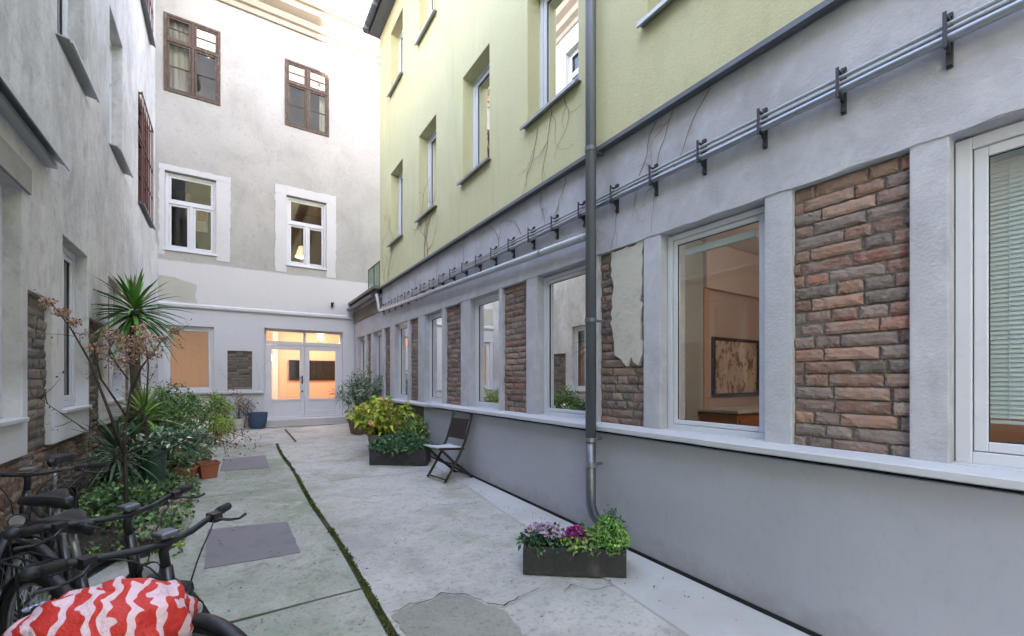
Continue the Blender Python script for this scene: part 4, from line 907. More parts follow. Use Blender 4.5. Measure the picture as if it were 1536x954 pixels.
for k, (x, y, r_, lb) in enumerate([(-.62, 4.62, .10, 'pinkish stone nearest the bicycles at the end of the planting bed'), (-.56, 5.15, .12, 'large pinkish stone beside the thin shrub stem'), (-.50, 5.6, .09, 'rounded stone beside the dark green drum pot'), (-.52, 6.3, .08, 'small stone just in front of the terracotta pots')]): stone(x, y, r_, lb, k * 3)

# ivy and low ground cover in the bed (nobody could count it)
g = MB(); rnd = random.Random(13)
for _ in range(5200):
    y_ = 4.2 + 3.9 * rnd.random(); x_ = LF(y_, 0)[0] + .05 + (.98) * rnd.random() ** .9
    if noise.noise(Vector((x_ * 3, y_ * 3, 4))) < -.22: continue
    if x_ > -.42 - .08 * math.sin(y_ * 2): continue
    leaf(g, (x_, y_, floor_z(y_) + .10 + .16 * rnd.random() + .10 * max(0, noise.noise(Vector((x_ * 4, y_ * 4, 8))))), rv(rnd, -.1), rv(rnd, 1.6), rnd.uniform(.03, .065), rnd.uniform(.03, .05), vary(rnd, DG + GR + [S(120, 140, 110)], .6, 1.3), droop=.2)
for _ in range(900):
    y_ = 4.15 + 1.3 * rnd.random(); x_ = -.95 + .62 * rnd.random() ** 1.2 - (y_ - 4.0) * .02
    if noise.noise(Vector((x_ * 4, y_ * 4, 14))) < -.1: continue
    leaf(g, (x_, y_, floor_z(y_) + .02 + .10 * rnd.random()), rv(rnd, 0), rv(rnd, 1.6), rnd.uniform(.025, .055), rnd.uniform(.02, .04), vary(rnd, GR + LG_, .6, 1.2), droop=.2)
o = g.build('ivy_ground_cover', M['leaf']); setting(o, 'stuff'); o['label'] = 'low ivy and ground cover in the bed by the left wall'

# yuccas
def yucca(base, hz, n_, L_, wd, pal, label, seed, trunk=.045, low=-.6, dead=0):
    rnd = random.Random(seed); e = empty('yucca', base, label, 'plant', 'spiky yucca plants in the bed'); H_ = Vector((base[0] + .02, base[1], hz))
    g = MB(); g.tube([base, (base[0] + .03, base[1] + .02, (base[2] + hz) / 2), tuple(H_)], [trunk * 1.15, trunk, trunk * .9], 10); g.build('trunk', M['bark'], e, smooth=True)
    g = MB()
    for i in range(n_):
        t = i / n_; el = 1.45 - (1.45 - low) * t ** .85 + rnd.gauss(0, .1); a = i * 2.399 + rnd.gauss(0, .15); d = (math.cos(a) * math.cos(el), math.sin(a) * math.cos(el), math.sin(el))
        o_ = H_ + Vector((d[0] * trunk, d[1] * trunk, .10 - .22 * t)); c = vary(rnd, pal, .7, 1.2) if rnd.random() > .06 else vary(rnd, DRY)
        blade(g, o_, d, L_ * rnd.uniform(.72, 1.08) * (.85 + .3 * math.sin(t * 3.1)), wd * rnd.uniform(.8, 1.1), c, .08 + .34 * t + rnd.uniform(0, .1))
    g.build('foliage', M['leaf'], e)
    if dead:
        g = MB()
        for i in range(dead): a = rnd.uniform(0, 6.28); d = (math.cos(a) * .35, math.sin(a) * .35, -1); blade(g, H_ + Vector((math.cos(a) * trunk, math.sin(a) * trunk, -.08 - rnd.random() * .3)), d, L_ * rnd.uniform(.35, .6), wd * .7, vary(rnd, DRY), -.05)
        g.build('dead_leaves', M['leaf'], e)
YG = [S(56, 112, 48), S(70, 128, 56), S(44, 92, 44), S(84, 136, 66)]; YD = [S(52, 84, 60), S(44, 72, 52), S(64, 98, 70)]
yucca((-1.08, 6.95, floor_z(7) + .1), .85, 100, .56, .046, YG, 'tall yucca with a round head of bright green blades above the other plants', 21, .05, -.75, 26)
yucca((-1.02, 5.7, floor_z(5.7) + .1), -.72, 60, .42, .034, YD, 'low dark yucca at the foot of the left wall', 22, .035, -.5)
yucca((-.94, 6.6, floor_z(6.6) + .1), -.42, 55, .48, .036, [S(96, 136, 62), S(76, 120, 52), S(120, 150, 84)], 'light green middle sized yucca below the tall one', 23, .035, -.3)

# shrub with dried flower heads and long bare branches
def dried_shrub():
    rnd = random.Random(31); base = Vector((-.75, 4.6, floor_z(4.6) + .1)); e = empty('dried_shrub', base, 'leggy shrub with bare arching branches and dry pinkish brown flower heads', 'shrub'); sg, fg = MB(), MB()
    B = lambda pts, r0: (sg.tube(pts, [r0 * (1 - .8 * i / (len(pts) - 1)) for i in range(len(pts))], 7), pts)[1]
    arms = [([(-.75, 4.6, -1.28), (-.755, 4.6, -.8), (-.76, 4.58, -.45), (-.72, 4.6, -.05), (-.74, 4.62, .28)], .017),
            ([(-.76, 4.58, -.6), (-.85, 4.57, -.25), (-.96, 4.55, .15), (-1.06, 4.52, .40), (-1.15, 4.5, .56)], .012),
            ([(-.72, 4.6, -.1), (-.66, 4.62, .1), (-.55, 4.66, .30), (-.46, 4.7, .42)], .010),
            ([(-.74, 4.6, -.35), (-.62, 4.55, -.2), (-.60, 4.5, .12), (-.62, 4.5, .32)], .010),
            ([(-.75, 4.6, -.7), (-.95, 4.5, -.40), (-1.12, 4.45, -.22), (-1.2, 4.4, -.12)], .006),
            ([(-.75, 4.6, -.6), (-.45, 4.5, -.46), (-.20, 4.5, -.50), (.0, 4.48, -.58)], .007), ([(-.75, 4.6, -.75), (-.4, 4.6, -.55), (-.10, 4.6, -.46), (.12, 4.6, -.55)], .006),
            ([(-.75, 4.6, -.3), (-.9, 4.6, .0), (-.95, 4.62, .25), (-.90, 4.62, .42)], .009), ([(-.74, 4.6, 0), (-.86, 4.64, .2), (-.85, 4.66, .34)], .007)]
    for P, r_ in arms:
        B([Vector(p) for p in P], r_)
        for _ in range(7):
            i = rnd.randrange(1, len(P) - 1); a = Vector(P[i]).lerp(Vector(P[i + 1]), rnd.random()); d = rv(rnd, .3); k = [a, a + d * .09, a + d * .17 + Vector((0, 0, rnd.uniform(-.02, .04)))]; sg.tube(k, [.003, .0022, .001], 4)
            for q in range(4): leaf(fg, k[2] + rv(rnd) * .03, rv(rnd), rv(rnd, 1), .022, .014, vary(rnd, RD))
    def head(c, r_, n_, sq=.6):
        for _ in range(int(n_ * .38)):
            v = rv(rnd) * r_ * rnd.random() ** .4; v.z *= sq; p = Vector(c) + v; leaf(fg, p, rv(rnd), rv(rnd, .5), rnd.uniform(.015, .032), rnd.uniform(.012, .022), vary(rnd, DRY, .75, 1.2))
    for c, r_, n_ in [((-.74, 4.62, .30), .10, 420), ((-.86, 4.64, .36), .10, 420), ((-.62, 4.5, .33), .10, 380), ((-.72, 4.6, .20), .13, 480), ((-.92, 4.62, .24), .09, 300), ((-.58, 4.58, .22), .09, 260), ((-.80, 4.6, .12), .10, 240), ((-.66, 4.56, .42), .06, 160),
                      ((-1.10, 4.5, .50), .055, 260), ((-1.17, 4.5, .57), .05, 220), ((-1.03, 4.5, .43), .05, 200), ((-.46, 4.7, .42), .05, 130), ((-.52, 4.68, .34), .05, 90)]: head(c, r_, n_)
    for c, n_ in [((0, 4.48, -.58), 34), ((.10, 4.6, -.56), 30), ((-.12, 4.5, -.50), 22), ((-.02, 4.6, -.47), 20)]:
        for _ in range(n_): v = rv(rnd) * .13 * rnd.random(); leaf(fg, Vector(c) + v, rv(rnd), rv(rnd, .5), .022, .016, vary(rnd, RD))
    sg.build('branch', mat('dark_bark', S(66, 58, 54), .85, bump=[(60, .5, .004)]), e, smooth=True); fg.build('dry_flowers', M['leaf'], e)
dried_shrub()

fz = lambda y, d=0.: floor_z(y) + d
gl = 'leafy shrubs in the bed by the left wall'
bush('garden_shrub', 'dense mid green shrub under the tall yucca head', 'shrub', (-.98, 8.1, fz(8.1, .12)), 1.02, .48, 26, 2600, .075, .032, GR, 41, gl)
bush('garden_shrub', 'broad fine leaved shrub under the beige lit window of the back building', 'shrub', (-.88, 9.4, fz(9.4, .12)), 1.08, .58, 30, 3200, .07, .026, GR + DG, 42, gl)
bush('garden_shrub', 'rounded shrub at the far end of the bed in front of the back wall', 'shrub', (-.62, 10.9, fz(10.9, .1)), .92, .60, 26, 2600, .07, .03, GR + LG_, 43, gl)
bush('garden_shrub', 'dark glossy leaved shrub low beside the green drum pot', 'shrub', (-.72, 7.2, fz(7.2, .12)), .66, .34, 18, 1300, .08, .045, DG, 44, gl)
bush('garden_shrub', 'pale variegated shrub above the terracotta pots', 'shrub', (-.50, 7.6, fz(7.6, .05)), .66, .30, 16, 1000, .07, .035, VG, 45, gl)
bush('garden_shrub', 'yellowish green feathery shrub near the pale round pots', 'shrub', (-.38, 9.9, fz(9.9, .0)), .60, .36, 20, 1500, .10, .016, LG_, 46, gl, droop=.3)
bush('garden_shrub', 'small shrub with grey green leaves leaning on the left wall by the brick panel', 'shrub', (-1.12, 6.2, fz(6.2, .12)), .55, .22, 12, 600, .06, .03, OL, 47, gl)
bush('garden_shrub', 'young shrub with bright leaves between the stones and the bicycles', 'shrub', (-.84, 5.05, fz(5.05, .1)), .40, .26, 14, 700, .06, .035, GR + DG, 48, gl)

# pots
def round_pot(x, y, r_, h, m, label, name='plant_pot', cat='pot', group=None, bulge=0., z=0):
    e = empty(name, (x, y, fz(y) + z), label, cat, group)
    g = MB(); g.lathe((x, y, fz(y) + .008 + z), [(0, 0), (r_ * .72, 0), (r_ * (.86 + bulge), h * .4), (r_ * (.96 + bulge * .6), h * .75), (r_, h * .93), (r_ * 1.04, h * .94), (r_ * 1.04, h), (r_ * .92, h), (r_ * .88, h * .86)], 26); g.build('pot', m, e, smooth=False, bevel=.002)
    g = MB(); g.lathe((x, y, fz(y) + z + h * .86), [(0, .01), (r_ * .6, .006), (r_ * .89, 0)], 20); g.build('soil', M['soil'], e)
    return e
def square_pot(x, y, w_, h, m, label, rz=0, group=None, top=1.0):
    e = empty('plant_pot', (x, y, fz(y)), label, 'pot', group, 0); g = MB(); c, s_ = math.cos(rz), math.sin(rz)
    def ring(k, z): return [(x + (a * c - b * s_) * k, y + (a * s_ + b * c) * k, fz(y) + z) for a, b in ((-1, -1), (1, -1), (1, 1), (-1, 1))]
    prof = [(w_ * .36, .008), (w_ * .46, h * .86), (w_ * .5, h * .86), (w_ * .51, h), (w_ * .45, h), (w_ * .43, h * .84)]; vs = [p for k, z in prof for p in ring(k, z)]
    fs = [(i * 4 + j, i * 4 + (j + 1) % 4, (i + 1) * 4 + (j + 1) % 4, (i + 1) * 4 + j) for i in range(5) for j in range(4)] + [(3, 2, 1, 0)]
    g.add(vs, fs); g.build('pot', m, e, bevel=.006)
    g = MB(); g.add(ring(w_ * .43, h * .86), [(0, 1, 2, 3)]); g.build('soil', M['soil'], e); return e
M['limepot'] = mat('lime_glaze', S(160, 182, 120), .3, mottle=[(8, .3, S(140, 160, 104), .5, .7, V1)]); M['whitepot'] = mat('white_glaze', S(206, 208, 202), .35); M['pinkpot'] = mat('pink_grey_glaze', S(184, 166, 160), .5)
M['bluepot'] = mat('blue_fabric', S(62, 84, 112), .75, bump=[(90, .3, .003)]); M['greenpot'] = mat('dark_green_enamel', S(44, 74, 62), .45, mottle=[(6, .4, S(58, 92, 76), .5, .7, V1)]); M['greypot'] = mat('grey_stone_pot', S(126, 122, 116), .85, bump=[(50, .3, .004)])
round_pot(-.27, 11.95, .17, .30, M['limepot'], 'glossy lime green round pot on the ground by the back wall', bulge=.18)
round_pot(.03, 12.08, .13, .25, M['whitepot'], 'off white pot between the lime pot and the pink pot', bulge=.08)
round_pot(.21, 12.28, .10, .24, M['pinkpot'], 'pinkish grey pot tucked behind the white pot')
round_pot(.43, 12.05, .21, .38, M['bluepot'], 'blue cylindrical tub standing left of the door step', name='blue_tub', cat='tub', bulge=.06)
round_pot(-.75, 5.95, .115, .48, M['greenpot'], 'dark green drum shaped pot standing in the bed', bulge=.0, z=.12)
gt = 'square terracotta pots by the bed'
square_pot(-.32, 6.98, .23, .22, M['terracotta'], 'square terracotta pot standing furthest out on the paving', .25, gt)
square_pot(-.54, 6.74, .23, .22, M['terracotta'], 'square terracotta pot tucked half under the shrubs', -.1, gt)
square_pot(2.37, 10.05, .44, .34, M['brownpot'], 'square brown pot with a thick foot holding the oleander', .2)
round_pot(2.12, 7.45, .24, .36, M['greypot'], 'grey stone pot holding the yellowing plant')
bush('potted_plant', 'wispy grass like plant in the inner terracotta pot', 'plant', (-.54, 6.74, fz(6.74, .2)), .30, .16, 16, 260, .09, .012, OL + GR, 51, low=.3, stem_r=.003)
bush('potted_plant', 'single bare twig in the outer terracotta pot', 'plant', (-.33, 6.98, fz(6.98, .19)), .30, .03, 2, 10, .03, .02, RD, 52, stem_r=.004)
bush('potted_plant', 'spiky light green plant in the lime green pot', 'plant', (-.27, 11.95, fz(11.95, .25)), .55, .30, 18, 420, .13, .02, GR + LG_, 53, stem_r=.004, droop=.3)
bush('potted_plant', 'thin twiggy plant with dark red leaves in the white pot', 'plant', (.03, 12.08, fz(12.08, .21)), .80, .34, 18, 260, .045, .03, RD + [S(90, 104, 70)], 54, stem_r=.004)
bush('potted_plant', 'small reddish plant in the pink pot', 'plant', (.21, 12.28, fz(12.28, .2)), .55, .20, 12, 160, .05, .03, RD + OL, 55, stem_r=.004)
bush('potted_plant', 'leafy plant growing from the dark green drum pot', 'plant', (-.75, 5.95, fz(5.95, .52)), .26, .24, 14, 420, .08, .035, DG + VG, 56, stem_r=.004)
bush('oleander', 'tall oleander with narrow grey green leaves in a brown pot', 'shrub', (2.37, 10.05, fz(10.05, .3)), 1.28, .62, 30, 1900, .13, .022, OL + DG[:2], 57, low=.42, stem_r=.013, clump=.12)
bush('yellowing_plant', 'plant with large yellow green autumn leaves behind the long dark planter', 'plant', (2.12, 7.45, fz(7.45, .3)), .72, .50, 24, 900, .115, .085, AU, 58, low=.3, stem_r=.007, clump=.12, droop=.35)
bush('green_shrub', 'green leafy shrub between the yellowing plant and the wall', 'shrub', (2.5, 6.95, fz(6.95)), .78, .22, 14, 700, .085, .045, GR + LG_[:2], 59, low=.25)
g = MB(); rnd = random.Random(3)
for _ in range(60): p = Vector((2.30, 8.0, .0)) + rv(rnd) * .07 * rnd.random(); leaf(g, (p.x, p.y, -.42 + p.z), rv(rnd), rv(rnd, 1), .045, .035, vary(rnd, [S(206, 92, 112), S(224, 130, 140)]))
g.tube([(2.30, 8.0, -1.25), (2.29, 8.0, -.8), (2.30, 8.0, -.44)], .004, 5, col=S(80, 100, 60)); tag(g.build('pink_flower', M['leaf']), 'pink flower head above the yellowing plant near the oleander', 'flower')

# planters: boards with an own frame (u along the front, n to the back)
def planter(FR_, a, b, L_, D_, h, label, m):
    fr = Fr((FR_[0], FR_[1]), a, b); z = floor_z(FR_[1]) + .012; e = empty('planter_box', (FR_[0], FR_[1], z), label, 'planter', 'dark wooden planter boxes'); t = .022
    for nm, bx in (('front_board', (0, L_, 0, t)), ('back_board', (0, L_, D_ - t, D_)), ('side_board', (0, t, t + .001, D_ - t - .001)), ('side_board', (L_ - t, L_, t + .001, D_ - t - .001))):
        g = MB(); g.box(fr, bx[0], bx[1], z, z + h, bx[2], bx[3]); g.build(nm, m, e, bevel=.004)
    g = MB(); g.box(fr, t, L_ - t, z + h * .5, z + h * .82, t, D_ - t); g.build('soil', M['soil'], e)
    return fr, z
f1, z1 = planter((2.353, 2.128), (-.795, .607), (.607, .795), .745, .32, .20, 'dark planter box with flowers at the foot of the downpipe', M['planter'])
f2, z2 = planter((2.46, 6.25), (-.845, .535), (.535, .845), .88, .38, .235, 'long dark planter box of green foliage beside the folding chair', M['planter'])
def trough_plants(name, fr, z, u0, u1, n0, n1, hh, n_lv, ll, lw, pal, label, seed, cat='plant', over=.05, mound=True):
    rnd = random.Random(seed); c = fr((u0 + u1) / 2, z, (n0 + n1) / 2); e = empty(name, (c[0], c[1], z), label, cat); lg, sg = MB(), MB(); ru, rn = (u1 - u0) / 2 + over, (n1 - n0) / 2 + over
    for _ in range(26):
        a = rnd.uniform(0, 6.28); k = math.sqrt(rnd.random()); u, n_ = (u0 + u1) / 2 + ru * k * math.cos(a) * .8, (n0 + n1) / 2 + rn * k * math.sin(a) * .8
        sg.tube([fr((u0 + u1) / 2 + (u - (u0 + u1) / 2) * .6, z, (n0 + n1) / 2 + (n_ - (n0 + n1) / 2) * .6), fr(u, z + hh * (1 - .5 * k * k), n_)], .003, 4, col=S(70, 92, 56))
    for _ in range(n_lv):
        a = rnd.uniform(0, 6.28); k = rnd.random() ** .5; u, n_ = (u0 + u1) / 2 + ru * k * math.cos(a), (n0 + n1) / 2 + rn * k * math.sin(a)
        top = hh * (1 - .62 * k ** 2.4) * (1 + .28 * noise.noise(Vector((u * 9, n_ * 9, seed)))); zz = z + top * (1 - .8 * rnd.random() ** 2.2)
        leaf(lg, fr(u, zz, n_), rv(rnd, .1) + Vector(fr(math.cos(a) * k, 0, math.sin(a) * k)) * 0, rv(rnd, 1.5), ll * rnd.uniform(.6, 1.3), lw * rnd.uniform(.7, 1.2), vary(rnd, pal), droop=.15)
    sg.build('stem', M['leaf'], e); lg.build('foliage', M['leaf'], e); return e, rnd
def heads(e, rnd, fr, z, u0, u1, n0, n1, hh, k_, r_, pal, mid):
    g = MB()
    for _ in range(k_):
        a = rnd.uniform(0, 6.28); k = rnd.random() ** .5; u, n_ = (u0 + u1) / 2 + (u1 - u0) / 2 * k * math.cos(a), (n0 + n1) / 2 + (n1 - n0) / 2 * k * math.sin(a); c = Vector(fr(u, z + hh * (1 - .38 * k * k) + rnd.uniform(-.01, .01), n_))
        ax = (Vector((0, 0, 1)) + rv(rnd) * .5).normalized(); q = ax.orthogonal().normalized(); w_ = ax.cross(q); rr = r_ * rnd.uniform(.75, 1.15)
        for ring, (rs, lift, np_) in enumerate(((1.0, .05, 9), (.65, .35, 7), (.35, .6, 5))):
            for j in range(np_):
                t = 6.283 * j / np_ + ring * .4; d = q * math.cos(t) + w_ * math.sin(t); tip = c + d * rr * rs + ax * rr * lift; s_ = (q * -math.sin(t) + w_ * math.cos(t)) * rr * .24; m_ = c + d * rr * rs * .55 + ax * rr * (lift * .8 + .1)
                g.add([c, m_ + s_, tip, m_ - s_], [(0, 1, 2), (0, 2, 3)], vary(rnd, pal, .85, 1.1))
        for j in range(3): leaf(g, c + ax * rr * .3, ax + rv(rnd) * .4, rv(rnd), rr * .3, rr * .2, vary(rnd, mid))
    g.build('blossom', M['leaf'], e)
e, rnd = trough_plants('chrysanthemum', f1, z1 + .15, .45, .73, .03, .29, .15, 420, .045, .028, DG, 'pale lilac chrysanthemums at the left end of the flower box', 61)
heads(e, rnd, f1, z1 + .16, .43, .76, .02, .31, .15, 90, .022, [S(212, 188, 214), S(226, 208, 226), S(196, 164, 200)], [S(150, 90, 130)])
e, rnd = trough_plants('chrysanthemum', f1, z1 + .15, .22, .44, .02, .28, .13, 420, .045, .028, GR + LG_[:2], 'bright magenta chrysanthemums in the middle of the flower box', 62)
heads(e, rnd, f1, z1 + .16, .25, .44, .06, .30, .13, 60, .021, [S(188, 44, 158), S(206, 70, 178), S(164, 34, 140)], [S(200, 90, 180)])
trough_plants('parsley_like_herb', f1, z1 + .15, .0, .20, .0, .30, .22, 1500, .042, .02, [S(82, 128, 62), S(100, 146, 74), S(66, 108, 56), S(124, 160, 92)], 'bushy bright green herb at the right end of the flower box', 63, over=.035)
bush('garden_herb', 'darker tall herb behind the bright one at the end of the flower box', 'plant', (f1(.06, 0, .26)[0], f1(.06, 0, .26)[1], z1 + .15), .27, .09, 10, 420, .04, .014, DG, 64, stem_r=.003, clump=.05)
g = MB(); rnd = random.Random(2)
trough_plants('ground_geranium', f2, z2 + .17, .02, .86, .0, .40, .26, 2300, .06, .042, DG, 'dark green foliage mounding over the long planter box', 65, over=.08)

# folding chair
def chair():
    e = empty('folding_chair', (2.45, 5.4, fz(5.4)), 'dark wooden folding chair with a pale canvas seat against the wall', 'chair'); a = R(8)
    c, s_ = math.cos(a), math.sin(a); zf = fz(5.4, .012)
    P = lambda x, y, z: (2.45 + x * c - y * s_, 5.4 + x * s_ + y * c, zf + z)      # x towards the wall, y along it
    def bar(name, pts, w_=.040, t_=.02, m=None):
        g = MB(); g.tube([P(*p) for p in pts], [.5 * (w_ + t_) * .62] * len(pts), 8); return g.build(name, m or M['darkwood'], e, smooth=True)
    for sgn in (-1, 1):
        y = .225 * sgn
        bar('back_post', [(-.20, y, 0), (-.10, y, .14), (.03, y, .34), (.12, y, .52), (.19, y, .72), (.225, y, .87)])
        bar('leg', [(-.24, y * .86, .43), (-.05, y * .86, .245), (.10, y * .86, .13), (.25, y * .86, .0)])
        g = MB(); g.tube([P(-.27, y * .86, .44), P(.12, y * .86, .405)], .016, 8); g.build('seat_rail', M['darkwood'], e)
    for nm, x, z in (('stretcher', -.19, .03), ('stretcher', .23, .03), ('stretcher', .02, .19), ('stretcher', -.25, .435)):
        g = MB(); g.tube([P(x, -.215, z), P(x, .215, z)], .011, 8); g.build(nm, M['darkwood'], e)
    g = MB(); n_ = 14
    for i in range(n_):
        t0, t1 = i / n_, (i + 1) / n_; f_ = lambda t: P(-.28 + .42 * t, 0, .458 - .035 * t - .022 * math.sin(math.pi * t))
        for j in range(6):
            y0, y1 = -.195 + .39 * j / 6, -.195 + .39 * (j + 1) / 6; q = lambda t, yy, o: P(-.28 + .42 * t, yy, .462 - .035 * t - .014 * math.sin(math.pi * t) - .008 * math.cos(yy * 8) + o)
            g.add([q(t0, y0, 0), q(t0, y1, 0), q(t1, y1, 0), q(t1, y0, 0), q(t0, y0, -.016), q(t0, y1, -.016), q(t1, y1, -.016), q(t1, y0, -.016)], [(0, 1, 2, 3)[::-1], (4, 5, 6, 7), (0, 4, 5, 1), (2, 6, 7, 3), (1, 5, 6, 2), (0, 3, 7, 4)])
    g.build('seat', M['canvas'], e, weld=True)
    # slatted back rest
    g = MB()
    for j in range(11):
        y0 = -.20 + .4 * j / 11; lo, hi = (.125, .53), (.195, .80); dx = -.02
        g.add([P(lo[0] + dx, y0, lo[1]), P(lo[0] + dx, y0 + .031, lo[1]), P(hi[0] + dx, y0 + .031, hi[1]), P(hi[0] + dx, y0, hi[1]), P(lo[0] + dx + .014, y0, lo[1]), P(lo[0] + dx + .014, y0 + .031, lo[1]), P(hi[0] + dx + .014, y0 + .031, hi[1]), P(hi[0] + dx + .014, y0, hi[1])],
              [(0, 1, 2, 3), (7, 6, 5, 4), (0, 4, 5, 1), (2, 6, 7, 3), (1, 5, 6, 2), (0, 3, 7, 4)])
    g.tube([P(.12, -.22, .54), P(.12, .22, .54)], .013, 6); g.tube([P(.19, -.22, .79), P(.19, .22, .79)], .013, 6)
    g.build('backrest', M['darkwood'], e)
chair()

# bicycles
def bicycle(loc, rz, label, lean=0):
    e = empty('bicycle', loc, label, 'bicycle', 'bicycles parked at the left wall', 0)
    parts = []
    def B(g, name, m, par=e, **k): o = g.build(name, m, par, local=True, **k); return o
    g = MB(); T = lambda a, b, r_: g.tube([a, b], r_, 12)
    T((.86, 0, .84), (.90, 0, .62), .021); T((.88, 0, .66), (.44, 0, .30), .024); T((.865, 0, .78), (.36, 0, .52), .017); T((.30, 0, .76), (.43, 0, .28), .018)
    for s_ in (-1, 1): T((.42, .02 * s_, .29), (0, .065 * s_, .34), .011); T((.34, .015 * s_, .62), (0, .065 * s_, .35), .009)
    B(g, 'frame', M['blackpaint'], smooth=True)
    g = MB(); g.tube([(.90, 0, .62), (.905, 0, .58)], .024, 12)
    for s_ in (-1, 1): g.tube([(.905, 0, .60), (.915, .055 * s_, .575), (.95, .06 * s_, .50), (1.06, .062 * s_, .335)], [.018, .02, .018, .010], 10)
    B(g, 'fork', M['blackpaint'], smooth=True)
    for cx, nm in ((0, 'wheel'), (1.07, 'wheel')):
        h_ = MB(); h_.tube([(cx, -.05, .335), (cx, .05, .335)], .022, 12); wh = B(h_, nm, M['steel'])
        t = MB(); t.tube([(cx + .318 * math.cos(a), 0, .335 + .318 * math.sin(a)) for a in [6.2832 * i / 44 for i in range(44)]], .022, 10, closed=True); B(t, 'tyre', M['rubber'], wh, smooth=True)
        t = MB(); t.tube([(cx + .293 * math.cos(a), 0, .335 + .293 * math.sin(a)) for a in [6.2832 * i / 44 for i in range(44)]], .010, 6, closed=True); B(t, 'rim', M['steel'], wh, smooth=True)
        t = MB()
        for i in range(28): a = 6.2832 * i / 28; b = a + (.5 if i % 2 else -.5); s_ = .028 if i % 4 < 2 else -.028; t.tube([(cx + .02 * math.cos(b), s_, .335 + .02 * math.sin(b)), (cx + .288 * math.cos(a), 0, .335 + .288 * math.sin(a))], .0012, 4)
        B(t, 'spokes', M['steel'], wh)
        a0, a1 = (.15, 2.7) if cx else (.2, 3.3); t = MB(); k = 22
        for i in range(k + 1):
            a = a0 + (a1 - a0) * i / k; r_ = .352
            for yy, dr in ((-.029, -.012), (-.02, .002), (0, .007), (.02, .002), (.029, -.012)): t.v.append((cx + (r_ + dr) * math.cos(a), yy, .335 + (r_ + dr) * math.sin(a)))
        for i in range(k):
            for j in range(4): t.f.append((i * 5 + j, i * 5 + j + 1, (i + 1) * 5 + j + 1, (i + 1) * 5 + j)); t.c.append(None); t.m.append(0)
        o = B(t, 'mudguard', M['blackplastic'], smooth=True); sm = o.modifiers.new('thick', 'SOLIDIFY'); sm.thickness = .003
    # handlebar, stem, grips, levers
    g = MB(); g.tube([(.86, 0, .84), (.85, 0, .895), (.87, 0, .925)], .016, 10); g.tube([(.76, -.30, .95), (.80, -.24, .955), (.87, -.09, .94), (.875, 0, .93), (.87, .09, .94), (.80, .24, .955), (.76, .30, .95)], .012, 10); hb = B(g, 'handlebar', M['darkiron'], smooth=True)
    for s_ in (-1, 1):
        t = MB(); t.tube([(.802, .20 * s_ * 1.2, .955), (.79, .26 * s_, .954), (.755, .315 * s_, .948)], [.0165, .018, .0175], 12); B(t, 'grip', M['rubber'], hb, smooth=True)
        t = MB(); t.box(W, .80, .85, .93, .965, min(.19 * s_, .225 * s_), max(.19 * s_, .225 * s_)); t.tube([(.84, .20 * s_, .945), (.875, .24 * s_, .93), (.86, .29 * s_, .915), (.835, .335 * s_, .915)], [.007, .006, .005, .007], 8); B(t, 'brake_lever', M['blackplastic'], hb)
    t = MB(); t.lathe((.80, -.325 + .0, .965), [(0, -.015), (.02, -.015), (.024, 0), (.018, .014), (0, .018)], 14); B(t, 'bell', M['darkiron'], hb, smooth=True)
    t = MB(); t.box(W, .835, .90, .955, .975, -.03, .03); B(t, 'display', M['zinc'], hb, bevel=.006)
    t = MB(); rnd = random.Random(5)
    for s_ in (-1, 1): t.tube([(.84, .19 * s_, .945), (.885, .16 * s_, .945), (.915, .125 * s_, .925), (.93, .09 * s_, .89), (.935, .06 * s_, .84), (.93, .04 * s_, .78), (.92, .03 * s_, .70), (.905, .025 * s_, .60)], .0028, 6)
    B(t, 'cable', M['blackplastic'], hb, smooth=True)
    # saddle, post
    g = MB(); g.tube([(.31, 0, .74), (.265, 0, .91)], .0135, 10); sp = B(g, 'seat_post', M['steel'], smooth=True)
    t = MB(); prof = [(.12, .075), (.16, .088), (.22, .075), (.28, .045), (.34, .028), (.40, .018)]; nn = 10
    for x, w_ in prof:
        for j in range(nn): a = 6.2832 * j / nn; t.v.append((x, w_ * math.cos(a), .935 + (.018 if x > .13 else .01) * math.sin(a) + (.012 if abs(math.cos(a)) > .8 else 0) - .02 * (a > math.pi)))
    for i in range(5):
        for j in range(nn): t.f.append((i * nn + j, i * nn + (j + 1) % nn, (i + 1) * nn + (j + 1) % nn, (i + 1) * nn + j)); t.c.append(None); t.m.append(0)
    for i in (0, 5): t.f.append(tuple(i * nn + j for j in range(nn))); t.c.append(None); t.m.append(0)
    B(t, 'saddle', M['blackplastic'], smooth=True)
    # light, crank, pedals, chain guard, rack
    t = MB(); P = Vector((.985, 0, .70)); n_ = 16
    for (dx, r_) in ((-.045, .012), (-.03, .03), (.0, .038), (.012, .038)): t.v += [(P.x + dx, r_ * math.cos(6.2832 * j / n_), P.z + r_ * math.sin(6.2832 * j / n_)) for j in range(n_)]
    for i in range(3):
        for j in range(n_): t.f.append((i * n_ + j, i * n_ + (j + 1) % n_, (i + 1) * n_ + (j + 1) % n_, (i + 1) * n_ + j)); t.c.append(None); t.m.append(0)
    t.tube([(.94, 0, .70), (.905, 0, .64)], .007, 6); hl = B(t, 'headlight', M['blackplastic'], smooth=True)
    t = MB(); t.v = [(P.x + .013, .033 * math.cos(6.2832 * j / n_), P.z + .033 * math.sin(6.2832 * j / n_)) for j in range(n_)]; t.f = [tuple(range(n_))]; t.c = [None]; t.m = [0]; B(t, 'lens', mat('headlight_lens', S(190, 194, 200), .15, .5) if 'headlight_lens' not in bpy.data.materials else bpy.data.materials['headlight_lens'], hl)
    t = MB(); t.tube([(.43, -.06, .28), (.43, .06, .28)], .03, 14); t.tube([(.43, .058, .28), (.43, .06, .28)], .085, 26); ck = B(t, 'crankset', M['darkiron'])
